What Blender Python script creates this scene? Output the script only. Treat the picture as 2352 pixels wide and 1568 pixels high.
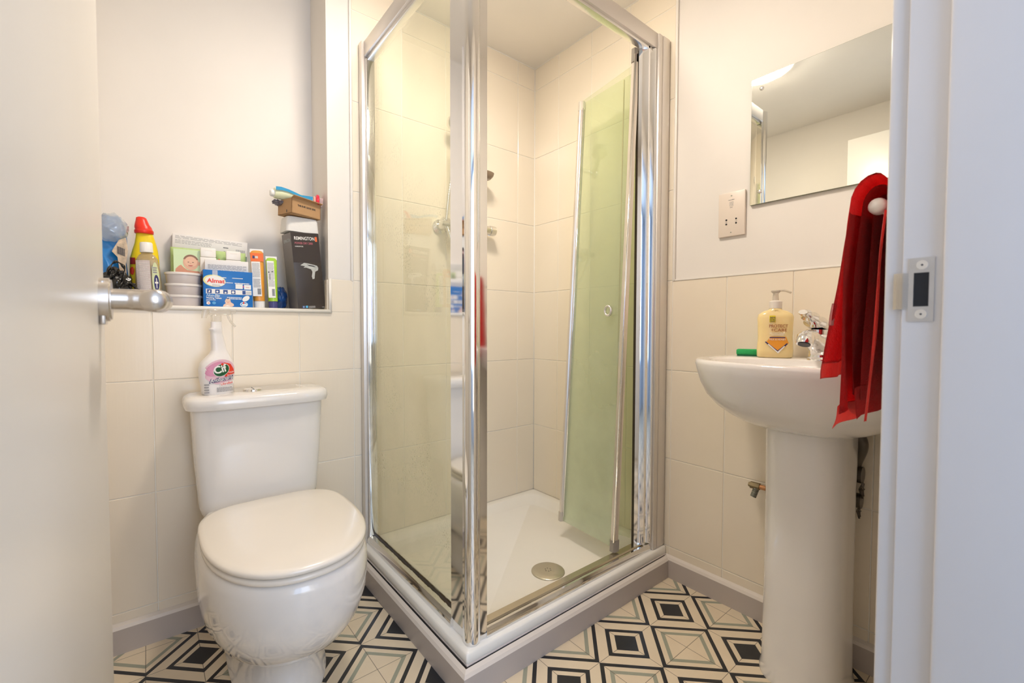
import bpy, bmesh, math, random
from math import sin, cos, pi, radians as R
from mathutils import Vector, Matrix, Euler
random.seed(7)
for o in list(bpy.data.objects): bpy.data.objects.remove(o)
SC = bpy.context.scene
COL = SC.collection

# ------------------------------------------------------------------ camera, world, lights, exposure
cd = bpy.data.cameras.new('camera'); cam = bpy.data.objects.new('camera', cd); COL.objects.link(cam)
cd.sensor_width = 36; cd.lens = 36*1020.19/2352; cd.clip_start = .02
f = Vector((.62810185, .77748685, -.03165856)); up = Vector((.01813843, .02604523, .99949619)); rt = f.cross(up)
cam.matrix_world = Matrix(((rt.x, up.x, -f.x, -1.50066), (rt.y, up.y, -f.y, -1.68036), (rt.z, up.z, -f.z, .93581), (0, 0, 0, 1)))
cd.dof.use_dof = True; cd.dof.focus_distance = 1.55; cd.dof.aperture_fstop = 6.5
SC.camera = cam
w = bpy.data.worlds.new('world'); SC.world = w; w.use_nodes = True
w.node_tree.nodes['Background'].inputs[0].default_value = (.62, .76, 1, 1)
w.node_tree.nodes['Background'].inputs[1].default_value = .5
SC.view_settings.view_transform = 'Standard'; SC.view_settings.look = 'None'
SC.view_settings.gamma = 1; SC.view_settings.use_curve_mapping = False
SC.view_settings.exposure = 0.56
def area(name, loc, rot, sx, sy, col, power):
    l = bpy.data.lights.new(name, 'AREA'); l.shape = 'RECTANGLE'; l.size = sx; l.size_y = sy; l.color = col; l.energy = power
    o = bpy.data.objects.new(name, l); COL.objects.link(o); o.location = loc; o.rotation_euler = rot; return o
area('hall_window_daylight', (-1.75, -3.02, 1.35), (R(-90), 0, R(180)), 1.5, 1.5, (.46, .66, 1.0), 20)
area('hall_fill_light', (-1.12, -3.0, 1.15), (R(-90), 0, R(180)), .75, 1.7, (1.0, .93, .84), 6)  # added warm fill behind the camera, brightens the lower room
CEIL_LAMP = (1.0, .89, .775); CEIL_STR = 60

# ------------------------------------------------------------------ material helpers
MATS = {}
def mat(name, col, rough=.5, metal=0, spec=.5, bump=None, coat=0, sss=0, alpha=1, sheen=0, trans=0, emit=None, var=None):
    if name in MATS: return MATS[name]
    m = bpy.data.materials.new(name); m.use_nodes = True; nt = m.node_tree; b = nt.nodes['Principled BSDF']
    b.inputs['Base Color'].default_value = (*col, 1); b.inputs['Roughness'].default_value = rough
    b.inputs['Metallic'].default_value = metal; b.inputs['Specular IOR Level'].default_value = spec
    b.inputs['Coat Weight'].default_value = coat; b.inputs['Coat Roughness'].default_value = .04
    b.inputs['Sheen Weight'].default_value = sheen
    if sss: b.inputs['Subsurface Weight'].default_value = sss; b.inputs['Subsurface Radius'].default_value = (.01, .008, .005); b.inputs['Subsurface Scale'].default_value = .5
    if trans: b.inputs['Transmission Weight'].default_value = trans
    if emit: b.inputs['Emission Color'].default_value = (*emit[:3], 1); b.inputs['Emission Strength'].default_value = emit[3]
    tc = nt.nodes.new('ShaderNodeTexCoord')
    # a faint variation of colour so nothing is perfectly flat
    v, vs = var if var else (.03, 6)
    n = nt.nodes.new('ShaderNodeTexNoise'); n.inputs['Scale'].default_value = vs; n.inputs['Detail'].default_value = 4
    nt.links.new(tc.outputs['Object'], n.inputs['Vector'])
    mx = nt.nodes.new('ShaderNodeMix'); mx.data_type = 'RGBA'
    mx.inputs[6].default_value = (*[c*(1-v) for c in col], 1); mx.inputs[7].default_value = (*[min(1, c*(1+v)) for c in col], 1)
    nt.links.new(n.outputs['Fac'], mx.inputs[0]); nt.links.new(mx.outputs[2], b.inputs['Base Color'])
    if bump:
        kind, scale, strength, dist = bump
        t = nt.nodes.new('ShaderNodeTexNoise'); t.inputs['Scale'].default_value = scale; t.inputs['Detail'].default_value = 3
        mp = nt.nodes.new('ShaderNodeMapping'); nt.links.new(tc.outputs['Object'], mp.inputs[0]); nt.links.new(mp.outputs[0], t.inputs['Vector'])
        if kind == 'vert': mp.inputs['Scale'].default_value = (1, 1, .06)
        bp = nt.nodes.new('ShaderNodeBump'); bp.inputs['Strength'].default_value = strength; bp.inputs['Distance'].default_value = dist
        nt.links.new(t.outputs['Fac'], bp.inputs['Height']); nt.links.new(bp.outputs[0], b.inputs['Normal'])
    MATS[name] = m; return m

def glass_mat(name, tint, haze, haze_col, refl=1.0, spots=0, z0=None):
    """thin sheet of glass: tinted see-through, fresnel reflection, a film of limescale and droplets"""
    m = bpy.data.materials.new(name); m.use_nodes = True; nt = m.node_tree; N = nt.nodes; L = nt.links
    N.remove(N['Principled BSDF']); out = N['Material Output']
    tr = N.new('ShaderNodeBsdfTransparent'); tr.inputs[0].default_value = (*tint, 1)
    gl = N.new('ShaderNodeBsdfGlossy'); gl.inputs['Roughness'].default_value = .02; gl.inputs[0].default_value = (.95, .97, .95, 1)
    fr = N.new('ShaderNodeFresnel'); ge = N.new('ShaderNodeNewGeometry'); io = N.new('ShaderNodeMapRange')
    io.inputs[3].default_value = 1.5; io.inputs[4].default_value = 1/1.5; L.new(ge.outputs['Backfacing'], io.inputs[0]); L.new(io.outputs[0], fr.inputs[0])   # same ior on both faces of the sheet
    mul = N.new('ShaderNodeMath'); mul.operation = 'MULTIPLY'; mul.inputs[1].default_value = refl; L.new(fr.outputs[0], mul.inputs[0])
    df = N.new('ShaderNodeBsdfTranslucent'); df.inputs[0].default_value = (*haze_col, 1)
    d2 = N.new('ShaderNodeBsdfDiffuse'); d2.inputs[0].default_value = (*haze_col, 1)
    dm = N.new('ShaderNodeMixShader'); L.new(df.outputs[0], dm.inputs[1]); L.new(d2.outputs[0], dm.inputs[2])
    hz = N.new('ShaderNodeMixShader'); L.new(tr.outputs[0], hz.inputs[1]); L.new(dm.outputs[0], hz.inputs[2])
    tc = N.new('ShaderNodeTexCoord'); no = N.new('ShaderNodeTexNoise'); no.inputs['Scale'].default_value = 3; no.inputs['Detail'].default_value = 5
    L.new(tc.outputs['Object'], no.inputs['Vector'])
    mr = N.new('ShaderNodeMapRange'); mr.inputs[1].default_value = .3; mr.inputs[2].default_value = .7
    mr.inputs[3].default_value = haze*.75; mr.inputs[4].default_value = haze*1.25; L.new(no.outputs['Fac'], mr.inputs[0])
    fac = mr.outputs[0]
    if z0:   # the film is thicker towards the bottom of the pane
        sx = N.new('ShaderNodeSeparateXYZ'); L.new(tc.outputs['Object'], sx.inputs[0])
        g = N.new('ShaderNodeMapRange'); g.inputs[1].default_value = z0[0]; g.inputs[2].default_value = z0[1]; g.inputs[3].default_value = z0[2]; g.inputs[4].default_value = z0[3]
        L.new(sx.outputs[2], g.inputs[0]); mm = N.new('ShaderNodeMath'); mm.operation = 'MULTIPLY'; L.new(fac, mm.inputs[0]); L.new(g.outputs[0], mm.inputs[1]); fac = mm.outputs[0]
    if spots:
        vo = N.new('ShaderNodeTexVoronoi'); vo.inputs['Scale'].default_value = 150
        mp = N.new('ShaderNodeMapping'); mp.inputs['Scale'].default_value = (1, 1, .55); L.new(tc.outputs['Object'], mp.inputs[0]); L.new(mp.outputs[0], vo.inputs['Vector'])
        lt = N.new('ShaderNodeMath'); lt.operation = 'LESS_THAN'; lt.inputs[1].default_value = .2; L.new(vo.outputs['Distance'], lt.inputs[0])
        n2 = N.new('ShaderNodeTexNoise'); n2.inputs['Scale'].default_value = 5; n2.inputs['Detail'].default_value = 6; L.new(tc.outputs['Object'], n2.inputs['Vector'])
        gt = N.new('ShaderNodeMapRange'); gt.inputs[1].default_value = .5; gt.inputs[2].default_value = .68; L.new(n2.outputs['Fac'], gt.inputs[0])
        m1 = N.new('ShaderNodeMath'); m1.operation = 'MULTIPLY'; L.new(lt.outputs[0], m1.inputs[0]); L.new(gt.outputs[0], m1.inputs[1])
        m2 = N.new('ShaderNodeMath'); m2.operation = 'MULTIPLY'; m2.inputs[1].default_value = spots; L.new(m1.outputs[0], m2.inputs[0]); speck = m2.outputs[0]
    L.new(fac, hz.inputs[0])
    if spots:
        sd = N.new('ShaderNodeBsdfDiffuse'); sd.inputs[0].default_value = (.42, .38, .22, 1); sx_ = N.new('ShaderNodeMixShader')
        L.new(speck, sx_.inputs[0]); L.new(hz.outputs[0], sx_.inputs[1]); L.new(sd.outputs[0], sx_.inputs[2]); hz = sx_
    fm = N.new('ShaderNodeMixShader'); L.new(mul.outputs[0], fm.inputs[0]); L.new(hz.outputs[0], fm.inputs[1]); L.new(gl.outputs[0], fm.inputs[2])
    L.new(fm.outputs[0], out.inputs[0]); return m

def floor_mat():
    m = bpy.data.materials.new('patterned_vinyl'); m.use_nodes = True; nt = m.node_tree; N = nt.nodes; L = nt.links; b = N['Principled BSDF']
    S = .333; s = .5208*S; a = -.7781; ox, oy = -.9051*S, -2.6729*S
    tc = N.new('ShaderNodeTexCoord'); sp = N.new('ShaderNodeSeparateXYZ'); L.new(tc.outputs['Object'], sp.inputs[0])
    def M(op, x, y=None, z=None):
        n = N.new('ShaderNodeMath'); n.operation = op
        for i, q in enumerate((x, y, z)):
            if q is None: continue
            if hasattr(q, 'links') or hasattr(q, 'is_linked'): L.new(q, n.inputs[i])
            else: n.inputs[i].default_value = q
        return n.outputs[0]
    X = M('SUBTRACT', sp.outputs[0], ox); Y = M('SUBTRACT', sp.outputs[1], oy)
    U = M('ADD', M('MULTIPLY', X, cos(a)/s), M('MULTIPLY', Y, sin(a)/s))
    V = M('ADD', M('MULTIPLY', X, sin(a)/s), M('MULTIPLY', Y, -cos(a)/s))
    fu, fv = M('FLOOR', U), M('FLOOR', V)
    par = M('ABSOLUTE', M('MODULO', M('ADD', fu, fv), 2.0))       # 0 pale diamond, 1 dark diamond
    pu = M('ABSOLUTE', M('MULTIPLY_ADD', M('FRACT', U), 2.0, -1.0)); pv = M('ABSOLUTE', M('MULTIPLY_ADD', M('FRACT', V), 2.0, -1.0))
    d = M('MAXIMUM', pu, pv); diag = M('LESS_THAN', M('ABSOLUTE', M('SUBTRACT', pu, pv)), .014)
    def band(lo, hi): return M('MULTIPLY', M('GREATER_THAN', d, lo), M('LESS_THAN', d, hi))
    isd = M('GREATER_THAN', par, .5); isp = M('SUBTRACT', 1.0, isd)
    dark = M('MAXIMUM', M('MULTIPLY', isd, M('MAXIMUM', M('LESS_THAN', d, .36), band(.52, .66))), M('MULTIPLY', isp, band(.87, 2)))
    green = M('MULTIPLY', isp, band(.58, .71))
    def mixc(fac, c1, c2):
        n = N.new('ShaderNodeMix'); n.data_type = 'RGBA'; L.new(fac, n.inputs[0])
        for i, q in ((6, c1), (7, c2)):
            if isinstance(q, tuple): n.inputs[i].default_value = (*q, 1)
            else: L.new(q, n.inputs[i])
        return n.outputs[2]
    no = N.new('ShaderNodeTexNoise'); no.inputs['Scale'].default_value = 25; no.inputs['Detail'].default_value = 6; L.new(tc.outputs['Object'], no.inputs['Vector'])
    cream = mixc(no.outputs['Fac'], (.74, .62, .45), (.82, .70, .52))
    dk = mixc(no.outputs['Fac'], (.012, .013, .017), (.026, .027, .032))
    c = mixc(green, cream, (.34, .35, .27)); c = mixc(M('MULTIPLY', diag, .8), c, (.12, .09, .06)); c = mixc(dark, c, dk)
    L.new(c, b.inputs['Base Color']); b.inputs['Roughness'].default_value = .33
    bp = N.new('ShaderNodeBump'); bp.inputs['Strength'].default_value = .08; bp.inputs['Distance'].default_value = .002
    L.new(no.outputs['Fac'], bp.inputs['Height']); L.new(bp.outputs[0], b.inputs['Normal'])
    return m

plaster = mat('plaster', (.83, .785, .725), .75, bump=('n', 60, .08, .002))
ceilm = mat('ceiling_paint', (.92, .88, .82), .85)
tilem = mat('cream_tile', (.88, .78, .63), .22, bump=('vert', 90, .2, .001), var=(.035, 3))
tilem2 = mat('cream_tile_glossy', (.88, .79, .64), .16, bump=('vert', 90, .06, .001), var=(.03, 3))
grout = mat('grout', (.90, .86, .77), .7)
beadm = mat('bead_white', (.86, .82, .75), .3)
skirtm = mat('skirting_mauve', (.52, .46, .42), .4, var=(.06, 5))
skirtt = mat('skirting_lit_top', (.74, .67, .60), .35)  # light on the top bevel, painted in as a paler skirting colour
traym = mat('tray_acrylic', (.90, .87, .80), .25, var=(.03, 9))
sealm = mat('sealant', (.78, .68, .62), .5, var=(.12, 30))
chrome = mat('chrome', (.86, .86, .86), .07, metal=1, var=(.01, 2))
chrome2 = mat('satin_chrome', (.80, .79, .77), .25, metal=1, var=(.02, 4))
satin = mat('satin_aluminium', (.74, .70, .66), .38, metal=.75)
nickel = mat('satin_nickel', (.66, .62, .58), .27, metal=1)
black_seal = mat('dark_seal', (.05, .035, .02), .5)
ceramic = mat('white_ceramic', (.84, .81, .77), .1, coat=.6, var=(.015, 3))
seatm = mat('seat_plastic', (.86, .80, .71), .22, coat=.2, var=(.01, 3))
gloss = mat('white_gloss_paint', (.73, .72, .73), .28, bump=('n', 14, .05, .003))
doorm = mat('door_paint', (.74, .71, .66), .3, bump=('n', 10, .04, .003))
hole = mat('black_void', (.008, .008, .01), .6)
white = mat('white_plastic', (.86, .84, .80), .35)
offwhite = mat('offwhite_plastic', (.80, .74, .66), .35)
ink = mat('dark_print', (.03, .03, .04), .5)
greyink = mat('grey_print', (.34, .33, .34), .5)
brass = mat('tarnished_brass', (.30, .24, .14), .5, metal=.8, var=(.25, 60))
copper = mat('copper_pipe', (.55, .28, .14), .4, metal=.9)
def col(name, c, r=.45, **k): return mat(name, c, r, **k)

# ------------------------------------------------------------------ mesh helpers
def link(name, me, m=None, parent=None, smooth=False):
    o = bpy.data.objects.new(name, me); COL.objects.link(o)
    if m is not None:
        me.materials.clear(); me.materials.append(m)
    if smooth:
        for p in me.polygons: p.use_smooth = True
    if parent is not None: o.parent = parent
    return o
def fin(name, bm, m=None, parent=None, smooth=False, auto=None):
    bmesh.ops.recalc_face_normals(bm, faces=bm.faces)
    me = bpy.data.meshes.new(name); bm.to_mesh(me); bm.free()
    if auto is not None:
        for p in me.polygons: p.use_smooth = True
        bm = bmesh.new(); bm.from_mesh(me)
        for e in bm.edges:
            if len(e.link_faces) == 2 and e.calc_face_angle(0) > R(auto): e.smooth = False
        bm.to_mesh(me); bm.free()
    return link(name, me, m, parent, smooth)
def empty(name, loc=(0, 0, 0), rot=(0, 0, 0)):
    o = bpy.data.objects.new(name, None); COL.objects.link(o); o.location = loc; o.rotation_euler = rot; o.empty_display_size = .05; return o
def tag(o, label, cat, group=None):
    o['label'] = label; o['category'] = cat
    if group: o['group'] = group
    return o
def struct(o): o['kind'] = 'structure'; return o
def abox(bm, x0, x1, y0, y1, z0, z1, bev=0, seg=2):
    x0, x1 = sorted((x0, x1)); y0, y1 = sorted((y0, y1)); z0, z1 = sorted((z0, z1))
    vs = [bm.verts.new(p) for p in ((x0, y0, z0), (x1, y0, z0), (x1, y1, z0), (x0, y1, z0), (x0, y0, z1), (x1, y0, z1), (x1, y1, z1), (x0, y1, z1))]
    fs = [bm.faces.new([vs[i] for i in q]) for q in ((0, 3, 2, 1), (4, 5, 6, 7), (0, 1, 5, 4), (1, 2, 6, 5), (2, 3, 7, 6), (3, 0, 4, 7))]
    if bev:
        es = list({e for f_ in fs for e in f_.edges})
        bmesh.ops.bevel(bm, geom=es, offset=bev, segments=seg, affect='EDGES', profile=.5)
def box(name, x0, x1, y0, y1, z0, z1, m, parent=None, bev=0, seg=2):
    bm = bmesh.new(); abox(bm, x0, x1, y0, y1, z0, z1, bev, seg); return fin(name, bm, m, parent, auto=35 if bev else None)
def loft(bm, rings, cap0=True, cap1=True, closed=True):
    vr = [[bm.verts.new(p) for p in r] for r in rings]; n = len(vr[0])
    for a, b in zip(vr, vr[1:]):
        for i in range(n if closed else n-1):
            bm.faces.new((a[i], a[(i+1) % n], b[(i+1) % n], b[i]))
    if cap0: bm.faces.new(vr[0][::-1])
    if cap1: bm.faces.new(vr[-1])
    return vr
def spow(v, p): return math.copysign(abs(v)**p, v)
def sel(cx, cy, z, a, bf, bb, n=2.4, seg=48, nb=None, axis='y'):
    """super-ellipse ring: half width a, front extent bf, back extent bb; front is -y (or -x)"""
    out = []
    for i in range(seg):
        t = 2*pi*i/seg; c, s = cos(t), sin(t); nn = n if s <= 0 else (nb or n); p = 2/nn
        u = a*spow(c, p); v = (bf if s <= 0 else bb)*spow(s, p)
        out.append((cx+u, cy+v, z) if axis == 'y' else (cx+v, cy+u, z))
    return out
def lathe(bm, prof, seg=32, sx=1, sy=1, cx=0, cy=0):
    loft(bm, [[(cx+r*sx*cos(2*pi*i/seg), cy+r*sy*sin(2*pi*i/seg), z) for i in range(seg)] for r, z in prof])
def frame_to(p, q):
    d = (Vector(q)-Vector(p)).normalized(); return d.to_track_quat('Z', 'Y')
def tube(bm, pts, rad, seg=12, caps=True, flat=1):
    pts = [Vector(p) for p in pts]; rings = []; up_ = None
    for i, p in enumerate(pts):
        d = (pts[min(i+1, len(pts)-1)]-pts[max(i-1, 0)]).normalized()
        if up_ is None: up_ = Vector((0, 0, 1)) if abs(d.z) < .9 else Vector((1, 0, 0))
        s = d.cross(up_).normalized(); up_ = s.cross(d).normalized()
        r = rad[i] if isinstance(rad, (list, tuple)) else rad
        rings.append([p+s*(r*cos(2*pi*k/seg))+up_*(r*flat*sin(2*pi*k/seg)) for k in range(seg)])
    loft(bm, rings, caps, caps)
def spline(pts, n=8):
    P_ = [Vector(p) for p in pts]; P_ = [P_[0]*2-P_[1]]+P_+[P_[-1]*2-P_[-2]]; out = []
    for i in range(1, len(P_)-2):
        for k in range(n):
            t = k/n; a, b, c, d = P_[i-1:i+3]
            out.append(.5*((2*b)+(c-a)*t+(2*a-5*b+4*c-d)*t*t+(3*b-a-3*c+d)*t**3))
    return out+[P_[-2]]
def disc(name, p, n, r, h, m, parent=None, seg=24, bev=0):
    bm = bmesh.new(); bmesh.ops.create_cone(bm, cap_ends=True, segments=seg, radius1=r, radius2=r, depth=h)
    if bev:
        bmesh.ops.bevel(bm, geom=[e for e in bm.edges if all(abs(v.co.z-h/2) < 1e-6 for v in e.verts)], offset=bev, segments=3, affect='EDGES')
    M_ = Matrix.Translation(p) @ Vector(n).normalized().to_track_quat('Z', 'Y').to_matrix().to_4x4()
    bmesh.ops.transform(bm, matrix=M_, verts=bm.verts); return fin(name, bm, m, parent, auto=35)
# flat print on a face that looks along -y in the thing's own frame
def rects(name, L_, y, m, parent, h=.0003):
    bm = bmesh.new()
    for (x0, x1, z0, z1) in L_: abox(bm, x0, x1, y-h, y, z0, z1)
    return fin(name, bm, m, parent)
def blob(name, pts, y, m, parent, h=.0003):
    bm = bmesh.new(); a = [bm.verts.new((x, y-h, z)) for x, z in pts]; b = [bm.verts.new((x, y, z)) for x, z in pts]
    bm.faces.new(a); bm.faces.new(b[::-1]); n = len(pts)
    for i in range(n): bm.faces.new((a[i], b[i], b[(i+1) % n], a[(i+1) % n]))
    return fin(name, bm, m, parent)
def ell(cx, cz, a, b, rot=0, n=28, t0=0, t1=2*pi):
    return [(cx+a*cos(t)*cos(rot)-b*sin(t)*sin(rot), cz+a*cos(t)*sin(rot)+b*sin(t)*cos(rot)) for t in [t0+(t1-t0)*i/(n if t1-t0 > 6.2 else n-1) for i in range(n)]]
def text(body, size, x, z, y, m, parent, width=None, rot=0, bold=0, align='LEFT', name='lettering', shear=0, M=None):
    cu = bpy.data.curves.new('t', 'FONT'); cu.body = body; cu.size = size; cu.align_x = align; cu.extrude = .0002; cu.offset = bold; cu.shear = shear
    cu.resolution_u = 3
    t = bpy.data.objects.new('t', cu); COL.objects.link(t)
    me = bpy.data.meshes.new_from_object(t); bpy.data.objects.remove(t)
    if width:
        xs = [v.co.x for v in me.vertices]; k = width/(max(xs)-min(xs))
        for v in me.vertices: v.co.x *= k
    T = Matrix.Translation((x, y-.0004, z)) @ Matrix.Rotation(-rot, 4, 'Y') @ Matrix.Rotation(R(90), 4, 'X')
    if M is not None: T = M @ T
    me.transform(T); me.name = name
    return link(name, me, m, parent)
def lines(name, x0, x1, z0, z1, n, y, m, parent, seed=0, fill=.5):
    rnd = random.Random(seed); L_ = []; p = (z1-z0)/n
    for i in range(n):
        z = z1-p*(i+1); x = x0
        while x < x1-1e-4:
            wdt = rnd.uniform(.05, .16)*(x1-x0); e = min(x+wdt, x1)
            L_.append((x, e, z, z+p*fill)); x = e+(x1-x0)*.02
        if rnd.random() < .25: L_.pop()
    return rects(name, L_, y, m, parent)

# ------------------------------------------------------------------ room shell
CZ = 2.217; XW = -1.755; YF = -1.573; YO = -1.70
bm = bmesh.new(); abox(bm, -3.2, .3, -3.2, .35, -.05, 0); struct(fin('floor', bm, floor_mat()))
struct(box('ceiling', -3.2, .3, -3.2, .36, CZ, CZ+.05, ceilm))
# back wall (behind the toilet and the shower valve) with the boxed-in ledge recess
bm = bmesh.new(); PY = .006
abox(bm, -1.0, .3, PY, .36, 0, CZ)                      # full height part
abox(bm, -3.2, -1.0, PY, .36, 0, .992)                  # below the recess
abox(bm, -3.2, -1.0, .2, .36, .992, CZ)                 # back of the recess
wb = struct(fin('wall_back', bm, plaster))
bm = bmesh.new(); abox(bm, -.0, .36, -3.2, PY, 0, CZ); [setattr(v.co, 'x', v.co.x+.006) for v in bm.verts]; wr = struct(fin('wall_right', bm, plaster))
struct(box('wall_left', XW-.1, XW, -1.70, .2, 0, CZ, plaster))
bm = bmesh.new()                                        # wall with the doorway we look through
DX0, DX1, DZ = -1.60, -.88, 2.0
abox(bm, DX1+.03, .006, YF, YO, 0, CZ); abox(bm, XW, DX0-.03, YF, YO, 0, CZ); abox(bm, DX0-.03, DX1+.03, YF, YO, DZ+.03, CZ)
struct(fin('wall_front', bm, plaster))
bm = bmesh.new(); abox(bm, -3.2, .006, -3.1, -3.2, 0, CZ); abox(bm, -3.2, -3.3, -3.2, YO, 0, CZ); abox(bm, -3.2, XW, YO+.1, YO, 0, CZ)
struct(fin('wall_hall', bm, mat('hall_paint', (.62, .68, .76), .7)))

tile_cache = {}
def tile(w_, h_, normal, parent, cx, cz, m):
    key = (round(w_, 4), round(h_, 4), normal, m.name)
    if key not in tile_cache:
        bm = bmesh.new(); t = .005
        if normal == 'y': abox(bm, -w_/2, w_/2, 0, t, -h_/2, h_/2)
        else: abox(bm, 0, t, -w_/2, w_/2, -h_/2, h_/2)
        es = [e for e in bm.edges if all(abs(v.co[1 if normal == 'y' else 0]) < 1e-6 for v in e.verts)]
        bmesh.ops.bevel(bm, geom=es, offset=.0012, segments=1, affect='EDGES')
        me = bpy.data.meshes.new('tile'); bmesh.ops.recalc_face_normals(bm, faces=bm.faces); bm.to_mesh(me); bm.free(); me.materials.append(m); tile_cache[key] = me
    o = bpy.data.objects.new('tile', tile_cache[key]); COL.objects.link(o); o.parent = parent
    o.location = (cx, random.uniform(0, .0004), cz) if normal == 'y' else (random.uniform(0, .0004), cx, cz)
    return o
G = .0028; PX = .2007; PZ = .333
rows = [0, .111, .444, .777, 1.110, 1.443, 1.776, 2.109, CZ]
colsB = [0, -.1087, -.3094, -.5101, -.7108, -.9115]; colsB2 = [-.9115, -1.1018, -1.3025, -1.5032, -1.7039, XW]
def lay(parent, cols, rws, normal, m):
    for a, b in zip(cols, cols[1:]):
        for c, d in zip(rws, rws[1:]):
            tile(abs(a-b)-G, d-c-G, normal, parent, (a+b)/2, (c+d)/2, m)
lay(wb, colsB, rows, 'y', tilem2)
lay(wb, colsB2[:2], rows[:5], 'y', tilem)
lay(wb, colsB2[1:], rows[:4], 'y', tilem)
for a, b in zip(colsB2[1:], colsB2[2:]): tile(abs(a-b)-G, .992-.777-G, 'y', wb, (a+b)/2, (.992+.777)/2, tilem)
# the tile beside the recess stops at x=-1.0: re-cut the one that would cover it
for o in [o for o in wb.children if abs(o.location.x+1.00665) < .002 and abs(o.location.z-.9435) < .01]: bpy.data.objects.remove(o)
tile(.0885-G, 1.110-.992, 'y', wb, -.95575, 1.051, tilem); tile(.1903-G, .992-.777-G, 'y', wb, -1.00665, .8845, tilem)
bm = bmesh.new(); abox(bm, -.9115, .0, .0022, PY+.001, 0, CZ); abox(bm, -1.0, -.9115, .0022, PY+.001, 0, 1.110); abox(bm, XW, -1.0, .0022, PY+.001, 0, .991)
fin('grout', bm, grout, wb)
colsR = [-(.1664+PX*k) for k in range(8)]; colsR = [0]+colsR; cut = colsR.index(min(colsR, key=lambda v: abs(v+.768)))
lay(wr, colsR[:cut+1], rows, 'x', tilem2); lay(wr, [c for c in colsR[cut:]]+[YF], rows[:5], 'x', tilem)
bm = bmesh.new(); abox(bm, .0022, .0071, 0, colsR[cut], 0, CZ); abox(bm, .0022, .0071, colsR[cut], YF, 0, 1.110); fin('grout', bm, grout, wr)
# ledge of the recess
struct(box('trim_1', XW, -1.0, .003, .2, .988, .9985, beadm, bev=.002))
bm = bmesh.new(); tube(bm, [(XW, -.001, .9925), (-.9975, -.001, .9925)], .0075, 10)
tube(bm, [(-.9965, -.001, .986), (-.9965, -.001, 1.112)], .006, 10); struct(fin('trim_2', bm, beadm, smooth=True))
struct(box('trim_3', -1.006, -1.0, .006, .19, .9985, 1.108, tilem))
struct(box('trim_4', -.9195, -.9105, -.003, .006, 1.108, CZ, beadm, bev=.003))
struct(box('trim_5', -.003, .006, -.778, -.768, 1.108, CZ, beadm, bev=.003))
struct(box('trim_6', -.002, .004, -.778, YF, 1.108, 1.114, beadm, bev=.0015))
bm = bmesh.new(); tube(bm, [(0, 0, .108), (0, 0, CZ)], .003, 8); tube(bm, [(-.91, 0, CZ), (0, 0, CZ), (0, -.768, CZ)], .003, 8); struct(fin('trim_7', bm, grout, smooth=True))
# skirtings
def skirt(name, pts, h, t):
    """pts: line at the wall face; profile pushed out to the left of travel"""
    prof = [(0, 0), (t, 0), (t, h-.014), (t-.005, h-.006), (0, h)]
    bm = bmesh.new(); bt = bmesh.new()
    P_ = [Vector((*p, 0)) for p in pts]; rings = []
    for i, p in enumerate(P_):
        d1 = (P_[i]-P_[i-1]).normalized() if i else None; d2 = (P_[i+1]-P_[i]).normalized() if i < len(P_)-1 else None
        n1 = Vector((d1.y, -d1.x, 0)) if d1 else None; n2 = Vector((d2.y, -d2.x, 0)) if d2 else None
        if n1 and n2: n = (n1+n2); n = n/(1+n1.dot(n2))
        else: n = n1 or n2
        rings.append([p+n*a+Vector((0, 0, b)) for a, b in prof])
    loft(bm, [r[:3] for r in rings], False, False, closed=False); o = struct(fin(name, bm, skirtm))
    loft(bt, [r[2:] for r in rings], False, False, closed=False); fin('top_edge', bt, skirtt, o)
    return o
skirt('baseboard_back', [(XW, 0), (-.9, 0)], .085, .015)
skirt('baseboard_right', [(0, -.757), (0, YF)], .081, .015)
skirt('baseboard_shower', [(-.905, 0), (-.905, -.762), (0, -.762)], .078, .014)

# ------------------------------------------------------------------ doorway: lining, stop, architrave, strike plate, door leaf
fr = struct(box('door_2', DX1, DX1+.03, -1.572, YO-.4, 0, DZ+.03, gloss, bev=.0015))
fr['kind'] = 'structure'
box('stop', DX1-.011, DX1, -1.6044, YO-.4, 0, DZ, gloss, fr, bev=.004)
box('architrave', DX1-.0+.006, DX1+.06, -1.5745, -1.556, 0, DZ+.06, gloss, fr, bev=.004)
box('hinge_jamb', DX0-.03, DX0, -1.572, YO, 0, DZ+.03, gloss, fr, bev=.0015)
box('head', DX0, DX1, -1.572, YO, DZ, DZ+.03, gloss, fr)
box('architrave', DX0-.065, DX0-.006, -1.5745, -1.556, 0, DZ+.06, gloss, fr, bev=.004)
box('architrave', DX0-.065, DX1+.06, -1.5745, -1.556, DZ+.006, DZ+.06, gloss, fr, bev=.004)
sp = empty('strike_plate', (DX1, -1.586, .975))
tag(sp, 'worn metal strike plate screwed into the white door frame', 'strike plate')
def ybox(name, a, b, z0, z1, x0, x1, m, p, bev=0): return box(name, x0, x1, a, b, z0, z1, m, p, bev=bev)
bm = bmesh.new()
abox(bm, -.0016, .001, .0085, .0045, -.032, .034); abox(bm, -.0016, .001, -.0075, -.0115, -.032, .034)
abox(bm, -.0016, .001, .0045, -.0075, .0185, .034); abox(bm, -.0016, .001, .0045, -.0075, -.032, -.0165)
fin('plate', bm, mat('dull_strike_metal', (.60, .59, .58), .32, metal=.9, var=(.12, 60)), sp)
box('latch_hole', -.0008, .0004, -.0075, .0045, -.0165, .0185, hole, sp)
bm = bmesh.new(); loft(bm, [[(x, y, z) for z in (-.019, -.012, 0, .012, .019)] for x, y in ((-.0016, .0085), (-.002, .013), (0, .0185), (.003, .0215))], False, False, closed=False)
bmesh.ops.solidify(bm, geom=bm.faces, thickness=.001); fin('lip', bm, chrome2, sp)
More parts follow.
